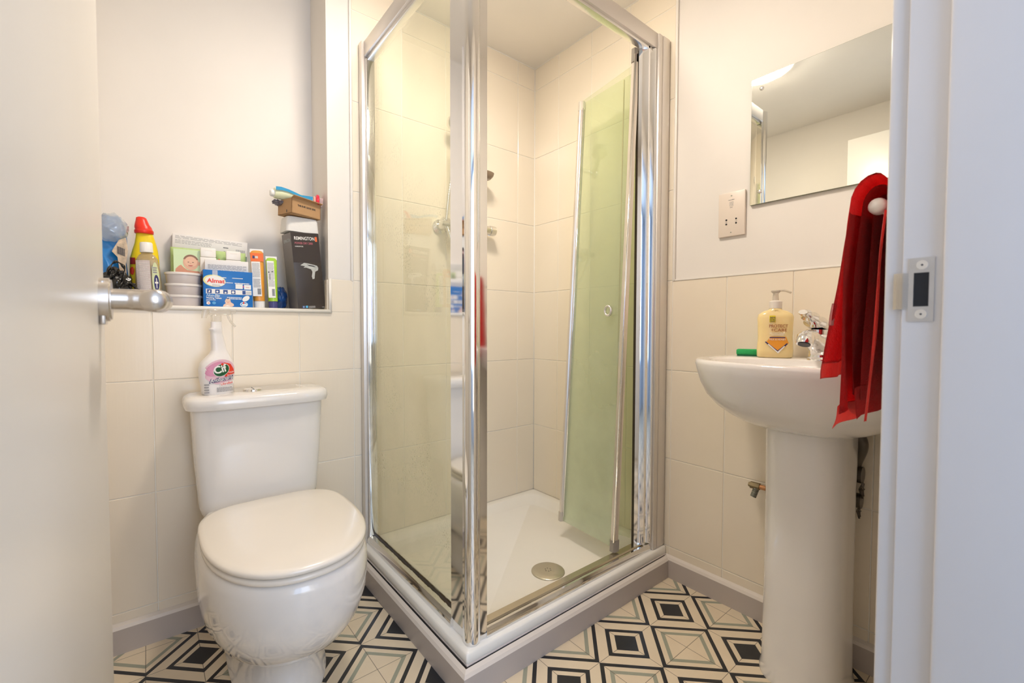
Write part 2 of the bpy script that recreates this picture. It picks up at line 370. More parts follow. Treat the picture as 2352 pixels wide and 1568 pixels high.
for z in (.0262, -.0245): 
    s_ = disc('screw', (-.0022, -.002, z), (-1, 0, 0), .0048, .0012, chrome2, sp, 16)
    disc('screw_slot', (-.0029, -.002, z), (-1, 0, 0), .0012, .0005, ink, s_, 4)

LX = -1.5495
dr = empty('door_1', (LX, -.9, 0)); struct(dr)
box('leaf', -.036, 0, -.70, 0, .006, 1.985, doorm, dr, bev=.0025)
for sgn in (1, -1):
    bx = 0 if sgn > 0 else -.036
    h = disc('rose', (bx+sgn*.005, -.058, .968), (sgn, 0, 0), .026, .012, nickel, dr, 32, bev=.002)
    bm = bmesh.new()
    tube(bm, spline([(bx+sgn*.008, -.058, .969), (bx+sgn*.030, -.058, .969), (bx+sgn*.046, -.061, .968), (bx+sgn*.054, -.072, .967), (bx+sgn*.055, -.10, .966), (bx+sgn*.052, -.135, .965), (bx+sgn*.049, -.165, .964)], 8),
         [.0125]*8+[.013]*8+[.0135]*8+[.0135]*8+[.013]*8+[.012]*8+[.010], 20)
    fin('lever', bm, nickel, h, smooth=True)
    box('cover_plate', bx, bx+sgn*.006, -.075, -.041, .938, .99, nickel, dr, bev=.002)
box('latch_plate', -.03, -.006, -.001, .0008, .94, .995, chrome2, dr)
for z in (.25, 1.0, 1.8): 
    bm = bmesh.new(); tube(bm, [(.004, -.703, z-.04), (.004, -.703, z+.04)], .005, 10); fin('hinge', bm, chrome2, dr)

# ------------------------------------------------------------------ ceiling lamp (seen in the mirror)
lp = empty('ceiling_lamp', (-.836, -.716, CZ)); tag(lp, 'round white dome light on the ceiling, glowing in the mirror', 'ceiling lamp')
disc('base', (0, 0, -.01), (0, 0, 1), .15, .02, white, lp, 40)
bm = bmesh.new(); lathe(bm, [(.142, -.018), (.141, -.024), (.130, -.030), (.10, -.035), (.05, -.038), (.005, -.039)], 40)
fin('diffuser', bm, mat('lamp_glow', (.9, .88, .8), .4, emit=(*CEIL_LAMP, CEIL_STR)), lp, smooth=True)

# ------------------------------------------------------------------ shower tray
tr = empty('shower_tray', (0, 0, 0)); tag(tr, 'white square raised shower tray with a round waste in the corner', 'shower tray')
X0, Y0 = -.899, -.757
def rr(x0, x1, y0, y1, r, z, n=6):
    out = []
    for cx, cy, a in ((x1-r, y1-r, 0), (x0+r, y1-r, 90), (x0+r, y0+r, 180), (x1-r, y0+r, 270)):
        for i in range(n+1): t = R(a+90*i/n); out.append((cx+r*cos(t), cy+r*sin(t), z))
    return out
bm = bmesh.new()
loft(bm, [rr(X0+.002, -.002, Y0+.002, -.002, .006, .080), rr(X0, 0, Y0, 0, .006, .083), rr(X0, 0, Y0, 0, .006, .105), rr(X0+.004, -.002, Y0+.004, -.002, .006, .110),
          rr(X0+.062, -.028, Y0+.062, -.028, .05, .111), rr(X0+.070, -.036, Y0+.070, -.036, .055, .107), rr(X0+.085, -.055, Y0+.085, -.055, .06, .083), rr(X0+.12, -.09, Y0+.12, -.09, .07, .078)], True, True)
fin('basin', bm, traym, tr, auto=50)
bm = bmesh.new(); abox(bm, X0+.012, -.0, Y0+.012, -.0, .0, .079); fin('plinth', bm, skirtm, tr)
bm = bmesh.new(); tube(bm, [(X0+.002, -.005, .079), (X0+.002, Y0+.002, .079), (-.004, Y0+.002, .079)], .0035, 8); fin('sealant', bm, sealm, tr)
dn = empty('shower_drain', (-.437, -.568, .078)); tag(dn, 'round metal waste cover in the white shower tray', 'drain cover')
bm = bmesh.new(); lathe(bm, [(.059, .001), (.0585, .004), (.054, .0065), (.03, .0078), (.001, .008)], 40); fin('cover', bm, mat('brushed_waste', (.62, .58, .47), .32, metal=.8), dn, smooth=True)
bm = bmesh.new()
for k in range(6): t = k*pi/3; bmesh.ops.create_circle(bm, cap_ends=True, segments=8, radius=.0018, matrix=Matrix.Translation((.010*cos(t), .010*sin(t), .0086)))
fin('holes', bm, hole, dn)

# ------------------------------------------------------------------ shower enclosure
en = empty('shower_enclosure', (-.86, -.72, .11)); tag(en, 'chrome framed glass shower enclosure with a folding door in the corner', 'shower enclosure')
def E(o): o.parent = en; o.matrix_parent_inverse = Matrix.Translation((.86, .72, -.11)); return o
ZT = 1.992; ZB = .111; ZR = 1.937
# corner post: L in plan with a rounded nose
def arc(cx, cy, r, a0, a1, n=8): return [(cx+r*cos(R(a0+(a1-a0)*i/n)), cy+r*sin(R(a0+(a1-a0)*i/n))) for i in range(n+1)]
plan = [(-.8750, -.642)]+[(-.8755, -.706), (-.882, -.711)]+arc(-.864, -.7265, .0205, 165, 285, 14)+[(-.8515, -.7445), (-.845, -.738), (-.823, -.738), (-.823, -.715), (-.845, -.708), (-.850, -.700), (-.850, -.642)]
bm = bmesh.new(); loft(bm, [[(x, y, z) for x, y in plan] for z in (ZB, ZT)]); E(fin('corner_post', bm, chrome, auto=40))
# fixed side
E(box('wall_channel', -.886, -.848, -.004, -.033, ZB, ZT, satin, bev=.003))
E(box('channel_trim', -.874, -.840, -.033, -.046, ZB, ZR-.01, chrome, bev=.004))
def rail_y(name, x0, x1, z0, z1, y0, y1, m):
    bm = bmesh.new(); pr = [(x0, z0), (x0, z1-.012), (x0+.006, z1), (x1, z1), (x1, z0)]
    loft(bm, [[(x, y, z) for x, z in pr] for y in (y0, y1)]); return E(fin(name, bm, m, auto=30))
rail_y('bottom_rail', -.880, -.846, ZB, .142, -.03, -.645, chrome)
E(box('top_rail', -.876, -.840, -.03, -.66, ZR, ZT, satin, bev=.003))
E(box('rail_lip', -.868, -.844, -.034, -.642, ZR-.016, ZR, chrome2, bev=.002))
E(box('seal', -.8535, -.8475, -.04, -.642, .142, .147, black_seal))
g1 = glass_mat('clear_glass', (.96, .975, .93), .11, (.86, .84, .66), refl=.8, spots=.35, z0=(.1, 1.9, 2.4, .6))
E(box('glass_panel', -.8525, -.8485, -.036, -.648, .145, ZR, g1))
mp_ = []; rm = random.Random(4); bm = bmesh.new(); nn = 90; lo = []; hi = []
for i in range(nn+1):
    yv = -.042-.598*i/nn; lo.append(bm.verts.new((-.8528, yv, .1455))); hi.append(bm.verts.new((-.8528, yv, .1475+rm.uniform(.0, .003)+.002*abs(sin(i*.13)))))
for i in range(nn): bm.faces.new((lo[i], lo[i+1], hi[i+1], hi[i]))
E(fin('mould_line', bm, mat('mould_brown', (.10, .065, .025), .8, var=(.5, 120))))
# front side rails
def rail_x(name, y0, y1, z0, z1, x0, x1, m):
    bm = bmesh.new(); pr = [(y0, z0), (y0, z1-.010), (y0+.005, z1), (y1, z1), (y1, z0)]
    loft(bm, [[(x, y, z) for y, z in pr] for x in (x0, x1)]); return E(fin(name, bm, m, auto=30))
rail_x('bottom_rail', -.741, -.728, ZB, .134, -.825, -.05, chrome)
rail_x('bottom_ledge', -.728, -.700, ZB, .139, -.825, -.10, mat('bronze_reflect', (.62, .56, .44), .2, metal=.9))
E(box('top_rail', -.83, -.05, -.742, -.702, ZR, ZT, satin, bev=.003))
E(box('rail_lip', -.82, -.09, -.735, -.71, ZR-.012, ZR, chrome2, bev=.002))
E(box('wall_channel', -.050, -.002, -.750, -.705, ZB, ZT, satin, bev=.006))
E(box('channel_trim', -.074, -.050, -.749, -.708, ZB, ZT-.003, satin, bev=.003))
plan = [(-.140, -.700), (-.142, -.712), (-.136, -.722), (-.130, -.716), (-.124, -.722), (-.116, -.735), (-.108, -.735), (-.102, -.722), (-.094, -.728), (-.086, -.742), (-.075, -.742), (-.072, -.700)]
bm = bmesh.new(); loft(bm, [[(x, y, z) for x, y in plan] for z in (.139, ZR-.002)]); E(fin('pivot_stile', bm, chrome, auto=25))
E(box('seal', -.1455, -.1405, -.712, -.704, .139, ZR-.02, black_seal))
# folding door: two leaves, folded inwards and leaning
g2 = glass_mat('green_glass', (.95, .98, .91), .27, (.87, .93, .77), refl=1.1, spots=.12, z0=(.1, 1.9, 1.7, .2))
g3 = glass_mat('green_glass_back', (.95, .97, .88), .12, (.84, .86, .66), refl=1.0)
def lean(a, b): return Vector(a), Vector(b)
SB, STP = lean((-.243, -.700, .156), (-.147, -.700, 1.905))       # slider edge bottom/top
HB, HT = lean((-.225, -.424, .156), (-.129, -.428, 1.850))        # hinge edge
PB, PT = Vector((-.135, -.690, .156)), Vector((-.100, -.690, 1.88))
def slab(name, c, t, m, parent=None):
    """4 corners b0,b1,t1,t0 -> thick sheet"""
    n = (c[1]-c[0]).cross(c[3]-c[0]).normalized()*t/2; bm = bmesh.new()
    loft(bm, [[p-n for p in c], [p+n for p in c]]); return fin(name, bm, m, parent)
def along(a, b, t): return a+(b-a)*t
leafB = empty('door_leaf', (0, 0, 0)); E(leafB)
slab('glass_pane', [SB, HB, HT, STP-Vector((0, 0, .03))], .005, g2, leafB)
def prof(name, b, t, ux, uy, wx, wy, m, parent, off=(0, 0)):
    """upright profile from b to t; section wx (along u) x wy (across)"""
    u = Vector((ux, uy, 0)).normalized(); v = Vector((-u.y, u.x, 0)); o = u*off[0]+v*off[1]
    sec = [(-.5, -.5), (-.5, .2), (-.3, .5), (.3, .5), (.5, .2), (.5, -.5)]; bm = bmesh.new()
    loft(bm, [[p+o+u*(a*wx)+v*(c*wy) for a, c in sec] for p in (b, t)]); return fin(name, bm, m, parent, auto=50)
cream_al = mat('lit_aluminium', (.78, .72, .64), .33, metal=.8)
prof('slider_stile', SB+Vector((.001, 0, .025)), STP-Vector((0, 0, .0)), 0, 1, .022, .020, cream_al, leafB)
bm = bmesh.new(); tube(bm, [SB+Vector((-.012, -.010, .025)), STP+Vector((-.012, -.010, -.005))], .0045, 10); fin('chrome_bead', bm, chrome, leafB, smooth=True)
capm = mat('grey_end_cap', (.34, .30, .25), .4)
prof('end_cap', SB-Vector((0, 0, .012)), SB+Vector((.002, 0, .028)), 0, 1, .026, .026, capm, leafB)
prof('end_cap', STP-Vector((.002, 0, .028)), STP+Vector((0, 0, .020)), 0, 1, .022, .026, capm, leafB)
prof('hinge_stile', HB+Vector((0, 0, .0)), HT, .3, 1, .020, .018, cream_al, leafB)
bm = bmesh.new(); tube(bm, [HB+Vector((-.004, -.014, .02)), HT+Vector((-.004, -.014, -.03))], .004, 10); fin('chrome_bead', bm, chrome, leafB, smooth=True)
prof('end_cap', HB-Vector((.001, 0, .002)), HB+Vector((.001, 0, .035)), .3, 1, .022, .022, mat('pale_end_cap', (.58, .52, .43), .4), leafB)
prof('end_cap', HT-Vector((.001, 0, .035)), HT+Vector((.001, 0, .002)), .3, 1, .022, .022, mat('pale_end_cap', (.5, .5, .5)), leafB)
kn = Vector((-.203, -.640, .997)); bm = bmesh.new()
rg = []
for i in range(24):
    t = 2*pi*i/24; c = Vector((0, cos(t)*.014, sin(t)*.017)); rg.append([kn+c*(1+.3*cos(s_*pi/4))+Vector((-.008+.006*sin(s_*pi/4), 0, 0)) for s_ in range(8)])
rg.append(rg[0]); loft(bm, rg, False, False); bmesh.ops.remove_doubles(bm, verts=bm.verts, dist=1e-5); fin('knob', bm, chrome2, leafB, smooth=True)
leafA = empty('door_leaf', (0, 0, 0)); E(leafA)
off = Vector((.016, .002, 0))
slab('glass_pane', [PB, HB+off, HT+off, PT], .005, g3, leafA)
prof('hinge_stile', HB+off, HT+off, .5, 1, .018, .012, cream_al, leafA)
bm = bmesh.new(); tube(bm, [PB+Vector((-.03, .05, 0)), PT+Vector((-.03, .05, -.03))], .0025, 8); fin('drip_seal', bm, mat('amber_seal', (.42, .34, .14), .4), leafA)

# ------------------------------------------------------------------ shower fittings on the back wall
mx = empty('shower_mixer', (-.42, -.045, 1.372)); tag(mx, 'chrome shower valve on the tiled wall behind the corner post', 'shower valve')
bm = bmesh.new(); tube(bm, [(-.10, 0, 0), (.10, 0, 0)], .019, 24); fin('body', bm, chrome2, mx, auto=40)
for s_ in (-1, 1):
    bm = bmesh.new(); x = .10*s_; tube(bm, [(x, 0, 0), (x+s_*.008, 0, 0), (x+s_*.009, 0, 0), (x+s_*.036, 0, 0), (x+s_*.040, 0, 0)], [.019, .019, .023, .021, .016], 24); fin('dial', bm, chrome2, mx, auto=40)
    bm = bmesh.new(); tube(bm, [(s_*.075, .045, 0), (s_*.075, .036, 0), (s_*.075, .034, 0), (s_*.075, 0, 0)], [.03, .03, .014, .014], 20); fin('wall_flange', bm, chrome2, mx, auto=40)
ho = empty('shower_hose', (-.5, -.07, 1.35)); tag(ho, 'ribbed silver shower hose looping beside the valve', 'shower hose')
pts = spline([(-.020, .0, .36), (-.026, -.005, .24), (-.040, 0, .12), (-.046, .008, .03)], 36); bm = bmesh.new()
tube(bm, pts, [.0075 if i % 3 else .0062 for i in range(len(pts))], 12); fin('upper_run', bm, chrome2, ho, auto=60)
pts = spline([(-.046, .008, .02), (-.034, .0, -.03), (-.012, 0, -.10), (.03, 0, -.19), (.07, 0, -.22), (.10, .0, -.16), (.09, .02, -.02)], 26); bm = bmesh.new()
tube(bm, pts, [.0075 if i % 3 else .0062 for i in range(len(pts))], 12); fin('lower_run', bm, chrome2, ho, auto=60)
bm = bmesh.new(); tube(bm, [(-.046, .07, .012), (-.046, .064, .012), (-.046, .06, .012), (-.046, .03, .012), (-.046, .005, .012)], [.031, .031, .016, .015, .013], 24); fin('wall_elbow', bm, chrome2, ho, auto=40)
bm = bmesh.new(); tube(bm, [(-.072, .005, .014), (-.02, .005, .014)], .0125, 20); fin('coupling', bm, chrome2, ho, auto=40)
rl = empty('shower_riser_rail', (-.42, -.05, 1.40)); tag(rl, 'chrome riser rail with clear soap dish and handset holder behind the post', 'shower rail')
bm = bmesh.new(); tube(bm, [(0, 0, .10), (0, 0, .52)], .010, 16); fin('rail', bm, chrome, rl, smooth=True)
for z in (.12, .50):
    bm = bmesh.new(); tube(bm, [(0, .05, z), (0, .043, z), (0, .041, z), (0, 0, z)], [.018, .018, .010, .010], 16); fin('bracket', bm, chrome2, rl, auto=40)
bm = bmesh.new(); tube(bm, spline([(0, 0, .385), (-.04, -.01, .385), (-.09, -.02, .38)], 8), .012, 16)
bmesh.ops.create_uvsphere(bm, u_segments=16, v_segments=10, radius=.020, matrix=Matrix.Translation((-.108, -.02, .382)) @ Matrix.Diagonal((.8, 1, 1.3, 1))); fin('handset_holder', bm, chrome2, rl, smooth=True)
bm = bmesh.new(); tube(bm, spline([(-.1, -.02, .38), (-.085, -.06, .42), (-.06, -.10, .45)], 8), .011, 14)
tube(bm, [(-.06, -.10, .47), (-.055, -.108, .44)], [.035, .038], 24); fin('handset', bm, chrome2, rl, auto=50)
bm = bmesh.new(); loft(bm, [[(.055+x, -.01+y, .205+z) for x, y, z in sel(0, 0, 0, a_, b_, b_, 2.4, 28)] for a_, b_, z_ in ()]) if False else None
for_r = []
for a_, b_, z_ in ((.045, .028, 0), (.056, .038, .012), (.060, .041, .024), (.057, .038, .024), (.053, .035, .013), (.042, .026, .004)):
    for_r.append([(.052+p[0], -.012+p[1], .19+z_) for p in sel(0, 0, 0, a_, b_, b_, 2.4, 28)])
loft(bm, for_r); fin('soap_dish', bm, mat('smoky_plastic', (.40, .30, .22), .15, trans=.5), rl, auto=60)
cl = empty('pipe_clip', (-.970, -.004, .285)); tag(cl, 'small white plastic clip on the tiles beside the toilet', 'pipe clip')
bm = bmesh.new(); lathe(bm, [(.006, -.0), (.006, .006)], 16); bmesh.ops.rotate(bm, matrix=Matrix.Rotation(R(90), 3, 'X'), verts=bm.verts, cent=(0, 0, 0)); bmesh.ops.translate(bm, vec=(0, .003, .015), verts=bm.verts)
abox(bm, -.005, .005, -.003, .004, -.004, .013, .001); fin('tab', bm, white, cl)
bm = bmesh.new(); tube(bm, [(0, -.002, -.003), (.005, -.004, -.028)], .0045, 10); fin('stub', bm, mat('grey_pipe', (.5, .47, .43), .4), cl)

# ------------------------------------------------------------------ toilet
TX = -1.245
to = empty('toilet', (TX, -.30, 0)); tag(to, 'white close-coupled toilet with its lid down below the tiled ledge', 'toilet')
def TO(o): o.parent = to; o.matrix_parent_inverse = Matrix.Translation((-TX, .30, 0)); return o
bm = bmesh.new()
prm = [(0, .113, -.30, .225, .22), (.012, .115, -.30, .227, .22), (.02, .108, -.30, .218, .215), (.07, .103, -.30, .203, .21), (.115, .104, -.30, .212, .21), (.140, .110, -.31, .225, .21), (.152, .122, -.32, .240, .215), (.170, .142, -.34, .262, .22), (.20, .162, -.36, .282, .22), (.24, .177, -.38, .296, .225), (.29, .185, -.40, .300, .23), (.34, .187, -.41, .296, .235), (.375, .184, -.415, .292, .24), (.396, .178, -.42, .284, .24), (.403, .168, -.42, .272, .23), (.404, .13, -.42, .20, .2)]
loft(bm, [sel(TX, yc, z, a, bf, bb+.12*min(1, z/.35), 2.2, 64, nb=3.0) for z, a, yc, bf, bb in prm]); TO(fin('pan', bm, ceramic, auto=60))
def slabring(z0, z1, a, bf, bb, edge, name, m, dome=0, yc=-.42):
    bm = bmesh.new(); rs = [(z0, -edge), (z0+edge*.6, 0), (z1-edge, 0), (z1-edge*.4, -edge*.5), (z1, -edge*1.8), (z1+dome*.5, -a*.4), (z1+dome*.85, -a*.7), (z1+dome, -a*.95)]
    loft(bm, [sel(TX, yc, z, a+d, bf+d*bf/a if abs(d) > .02 else bf+d, bb+d*bb/a if abs(d) > .02 else bb+d, 2.25, 64, nb=3.8) for z, d in rs]); return TO(fin(name, bm, m, auto=60))
slabring(-.0+.404, .4185, .178, .284, .195, .005, 'seat', seatm)
slabring(.4200, .4375, .180, .287, .198, .007, 'lid', seatm, dome=.006)
for s_ in (-1, 1):
    bm = bmesh.new(); tube(bm, [(TX+s_*.075-.02, -.236, .410), (TX+s_*.075+.02, -.236, .410)], .010, 14); TO(fin('hinge', bm, seatm, auto=40))
bm = bmesh.new()
loft(bm, [sel(TX, -.095, z, a, bf, .075, 5, 48) for z, a, bf in ((.384, .146, .062), (.390, .156, .068), (.41, .161, .071), (.55, .171, .077), (.695, .1775, .083), (.70, .1775, .083))])
TO(fin('cistern', bm, ceramic, auto=60))
bm = bmesh.new()
loft(bm, [sel(TX, -.098, z, a, bf, .09, 4.2, 56) for z, a, bf in ((.699, .186, .093), (.7, .191, .098), (.712, .1945, .102), (.726, .194, .1015), (.734, .189, .096), (.738, .178, .085), (.739, .13, .05))])
TO(fin('cistern_lid', bm, ceramic, auto=60))
bm = bmesh.new(); lathe(bm, [(.026, .737), (.026, .742), (.0245, .7442), (.012, .7452), (.001, .7452)], 32, cx=-1.263, cy=-.165+.06); fb = TO(fin('flush_button', bm, chrome, auto=40))
box('button_split', -1.2635, -1.2625, -.130, -.08, .7446, .7458, ink, fb).matrix_parent_inverse = fb.matrix_world.inverted() if False else Matrix.Identity(4)

# spray bottle on the cistern
sb = empty('spray_bottle', (-1.356, -.115, .7385), (0, 0, R(16))); tag(sb, 'white and pink cleaning spray bottle standing on the toilet cistern', 'spray bottle')
bm = bmesh.new(); P2 = [(0, .036, 0), (.003, .0395, 0), (.02, .0405, 0), (.05, .0445, -.001), (.075, .0455, -.001), (.092, .042, 0), (.106, .033, .003), (.118, .0245, .006), (.130, .0195, .006), (.150, .0175, .004), (.172, .0158, .001), (.184, .0148, 0), (.190, .0172, -.002), (.196, .014, 0), (.212, .0135, 0)]
def brow(cx, z, a, b, n=2.6, seg=40): return [(cx+a*spow(cos(2*pi*i/seg), 2/n), b*spow(sin(2*pi*i/seg), 2/n), z) for i in range(seg)]
loft(bm, [brow(dx, z, a, min(a*.72, .027)) for z, a, dx in P2]); fin('bottle', bm, mat('bottle_white', (.87, .83, .80), .3, sss=.1), sb, auto=50)
tp = glass_mat('clear_trigger', (.97, .96, .94), .30, (.92, .90, .86), refl=1.0)
bm = bmesh.new(); abox(bm, -.012, .012, -.008, .008, .212, .232, .002); abox(bm, -.022, .040, -.009, .009, .232, .250, .005)
tube(bm, [(.038, 0, .243), (.052, 0, .243)], .006, 12); loft(bm, [brow(-.024, .246, .012, .008, 2.2, 20), brow(-.032, .222, .006, .006, 2.2, 20)])
tube(bm, spline([(.030, 0, .235), (.038, 0, .215), (.052, 0, .198)], 6), .0035, 8); fin('trigger', bm, tp, sb, auto=50)
def face_bulge(o, a_=.0445, b_=.027, n=2.6):
    """press a flat print onto the bottle's rounded front"""
    for v in o.data.vertices:
        x = max(-.98, min(.98, v.co.x/a_)); d = v.co.y; v.co.y = -b_*(1-abs(x)**n)**(1/n)+d
    return o
def print_on(o, a_=.0445, b_=.027):
    bm = bmesh.new(); bm.from_mesh(o.data); bmesh.ops.triangulate(bm, faces=bm.faces)
    for _ in range(2):
        es = [e for e in bm.edges if e.calc_length() > .007]
        if es: bmesh.ops.subdivide_edges(bm, edges=es, cuts=1); bmesh.ops.triangulate(bm, faces=bm.faces)
    bm.to_mesh(o.data); bm.free(); return face_bulge(o, a_, b_)
pink = col('pink_print', (.72, .30, .45)); pale = col('pale_pink_print', (.80, .52, .60))
B_ = .0272
print_on(blob('label', ell(0, .066, .0415, .036, R(8)), -.0006, pale, sb)); 
print_on(blob('label_band', ell(-.012, .075, .029, .018, R(30)), -.0009, pink, sb))
print_on(blob('badge', [(.008, .093), (.026, .088), (.036, .072), (.039, .058), (.010, .050)], -.0012, col('red_print', (.82, .05, .02)), sb))
print_on(blob('badge', ell(.001, .071, .0225, .0175, R(30)), -.0015, col('white_print', (.9, .88, .84)), sb))
print_on(blob('badge', ell(.001, .071, .0212, .0163, R(30)), -.0018, col('deep_green_print', (.01, .10, .03)), sb))
print_on(text('Cif', .030, -.017, .060, -.0021, MATS['white_print'], sb, width=.034, rot=R(14), bold=.0008))
print_on(blob('i_dot', ell(.003, .088, .0035, .0035, n=12), -.0024, MATS['red_print'], sb))
print_on(text('Multi-', .0075, .020, .060, -.0021, MATS['white_print'], sb, rot=R(8))); print_on(text('Purpose', .0075, .016, .052, -.0021, MATS['white_print'], sb, width=.021, rot=R(8)))
navy = col('navy_print', (.03, .03, .14))
print_on(text('Antibacterial', .0145, -.0292, .0355, -.0018, navy, sb, width=.066, rot=R(8), bold=.0012, shear=.2))
print_on(text('Antibacterial', .0145, -.0288, .0360, -.0023, MATS['white_print'], sb, width=.065, rot=R(8), bold=.0001, shear=.2))
print_on(blob('tag_strip', [(-.004, .024), (.036, .029), (.036, .038), (-.004, .033)], -.0014, MATS['white_print'], sb))
print_on(text('Ultrafast', .010, -.002, .0262, -.0018, MATS['red_print'], sb, width=.034, rot=R(7)))
print_on(lines('fine_print', -.012, .034, .008, .022, 4, -.001, greyink, sb, 3)); print_on(lines('fine_print', -.040, -.030, .006, .036, 4, -.001, greyink, sb, 5))

# ------------------------------------------------------------------ basin, pedestal, tap
BY = -1.265
bs = empty('wash_basin', (-.2, BY, .85)); tag(bs, 'white ceramic wash basin on a pedestal below the mirror', 'wash basin')
def BS(o): o.parent = bs; o.matrix_parent_inverse = Matrix.Translation((.2, -BY, -.85)); return o
bm = bmesh.new(); cx = -.19; rr_ = []
for z, a, bf in ((.668, .085, .04), (.672, .105, .075), (.684, .140, .105), (.70, .172, .135), (.725, .206, .165), (.755, .232, .190), (.79, .248, .205), (.82, .256, .213), (.838, .260, .217), (.846, .259, .216), (.850, .255, .212), (.8505, .247, .204)):
    rr_.append(sel(cx, BY, z, a, bf, .187, 2.5, 72, nb=7, axis='x'))
rr_.append(sel(-.235, BY, .8495, .215, .145, .115, 2.3, 72, axis='x')); rr_.append(sel(-.235, BY, .844, .205, .135, .105, 2.3, 72, axis='x'))
rr_.append(sel(-.235, BY, .80, .180, .115, .09, 2.3, 72, axis='x')); rr_.append(sel(-.235, BY, .75, .12, .08, .06, 2.2, 72, axis='x')); rr_.append(sel(-.235, BY, .738, .05, .04, .03, 2, 72, axis='x'))
loft(bm, rr_); BS(fin('bowl', bm, ceramic, auto=60))
bm = bmesh.new(); loft(bm, [sel(-.155, BY, z, a, bf, .10, 2.5, 56, nb=6, axis='x') for z, a, bf in ((0, .098, .098), (.01, .099, .099), (.03, .094, .094), (.2, .092, .090), (.5, .092, .090), (.672, .094, .094), (.684, .094, .094))])
BS(fin('pedestal', bm, ceramic, auto=60))
tpo = empty('basin_mixer_tap', (-.098, BY-.003, .8505)); tpo.scale = (1.12, 1.12, 1.04); tag(tpo, 'small chrome mixer tap with its lever raised on the wash basin', 'tap')
bm = bmesh.new(); tube(bm, spline([(.006, 0, 0), (.004, 0, .012), (-.002, 0, .04), (-.006, 0, .062), (-.006, 0, .078)], 6), [.0265]*2+[.0245]*5+[.0225]*6+[.0235]*6+[.025]*6, 28); fin('body', bm, chrome, tpo, auto=60)
bm = bmesh.new(); tube(bm, spline([(.0, 0, .030), (-.030, 0, .048), (-.065, 0, .060), (-.088, 0, .060), (-.098, 0, .053)], 6), [.021]*7+[.019]*6+[.017]*6+[.016]*6, 24)
tube(bm, [(-.086, 0, .066), (-.089, 0, .062), (-.098, 0, .046), (-.100, 0, .042)], [.012, .0175, .0175, .016], 28); fin('spout', bm, chrome, tpo, auto=50)
disc('aerator', (-.1003, 0, .0415), (-.5, 0, -1), .0125, .002, ink, tpo)
bm = bmesh.new(); tube(bm, spline([(.022, 0, .080), (.008, 0, .086), (-.02, 0, .094), (-.055, 0, .107), (-.09, 0, .118), (-.112, 0, .121)], 6), [.020]*3+[.025]*6+[.025]*6+[.019]*6+[.013]*6+[.009]*4, 24, flat=.62)
fin('lever', bm, chrome, tpo, auto=60); disc('hot_cold_dot', (-.0305, .0, .074), (-1, 0, .1), .003, .003, col('red_dot', (.6, .03, .02)), tpo, 12)

# soap bottle
so = empty('soap_bottle', (-.094, -1.156, .8505), (0, 0, R(-63))); so.scale = (1.14, 1.14, 1.06); tag(so, 'yellow hand soap pump bottle standing beside the tap on the basin', 'soap bottle')
bm = bmesh.new()
def soapring(z, a): return brow(0, z, a, a*.52 if a > .02 else a, 2.7 if a > .02 else 2, 40)
bp_ = [(0, .036), (.003, .040), (.02, .0405), (.055, .0385), (.09, .0395), (.108, .0405), (.118, .038), (.126, .028), (.130, .016), (.134, .0135)]
loft(bm, [soapring(z, a) for z, a in bp_]); fin('bottle', bm, mat('soap_amber', (.94, .74, .36), .12, coat=.5, sss=.25, var=(.05, 20)), so, auto=50)
bm = bmesh.new(); lathe(bm, [(.0145, .134), (.0148, .152), (.012, .154), (.0075, .156)], 24); fin('collar', bm, offwhite, so, auto=40)
bm = bmesh.new(); lathe(bm, [(.0075, .156), (.006, .174), (.011, .180), (.010, .183)], 20); tube(bm, spline([(0, 0, .181), (.018, 0, .182), (.034, 0, .176)], 5), .005, 10, flat=.6); fin('pump', bm, mat('pump_clear', (.88, .82, .72), .2, trans=.6), so, auto=50)
def SP(o): return print_on(o, .0395, .0205)
SP(blob('label', [(-.012, .075-.018), (.022, .057), (.028, .040), (.020, .03), (.006, .018), (-.012, .03), (-.022, .040)], -.001, col('orange_print', (.90, .36, .03)), so))
SP(rects('label', [(-.015, -.002, .096, .114)], -.001, col('yellow_print', (.92, .75, .02)), so))
SP(text('30%', .007, -.0145, .106, -.0014, navy, so, width=.012)); SP(text('EXTRA', .0045, -.0145, .1015, -.0014, navy, so, width=.012)); SP(text('FREE', .0045, -.0145, .097, -.0014, navy, so, width=.011))
SP(text('PROTECT', .0115, -.016, .082, -.0014, col('brown_print', (.35, .08, .02)), so, width=.041)); SP(text('+CARE', .0115, -.012, .071, -.0014, col('brown_print', (.4, .1, .02)), so, width=.035))
SP(text('ANTIBACTERIAL', .0055, -.014, .0645, -.0014, MATS['white_print'], so, width=.034)); SP(text('HANDWASH', .0055, -.010, .0600, -.0014, MATS['white_print'], so, width=.026))
SP(rects('label_bar', [(-.014, .020, .0535, .0560)], -.0014, navy, so)); SP(text('MILK & HONEY', .0065, -.015, .0475, -.0016, MATS['white_print'], so, width=.036))
SP(blob('label_stripe', [(-.024, .042), (-.022, .044), (.004, .020), (.024, .040), (.026, .038), (.005, .013)], -.0016, navy, so))
SP(blob('label_stripe', [(-.018, .036), (-.016, .038), (.004, .017), (.018, .033), (.020, .031), (.005, .012)], -.0019, MATS['white_print'], so))

sg = empty('sponge', (-.075, -1.075, .8505), (0, 0, R(-70))); tag(sg, 'green washing-up sponge lying on the left end of the basin', 'sponge')
bm = bmesh.new(); abox(bm, -.032, .040, -.022, .022, .004, .020, .003, 2); fin('foam', bm, mat('green_foam', (.03, .42, .12), .9, bump=('n', 350, .8, .002)), sg, auto=60)
box('scourer', -.030, .039, -.021, .021, 0, .0045, mat('dark_scourer', (.02, .16, .07), .95), sg)

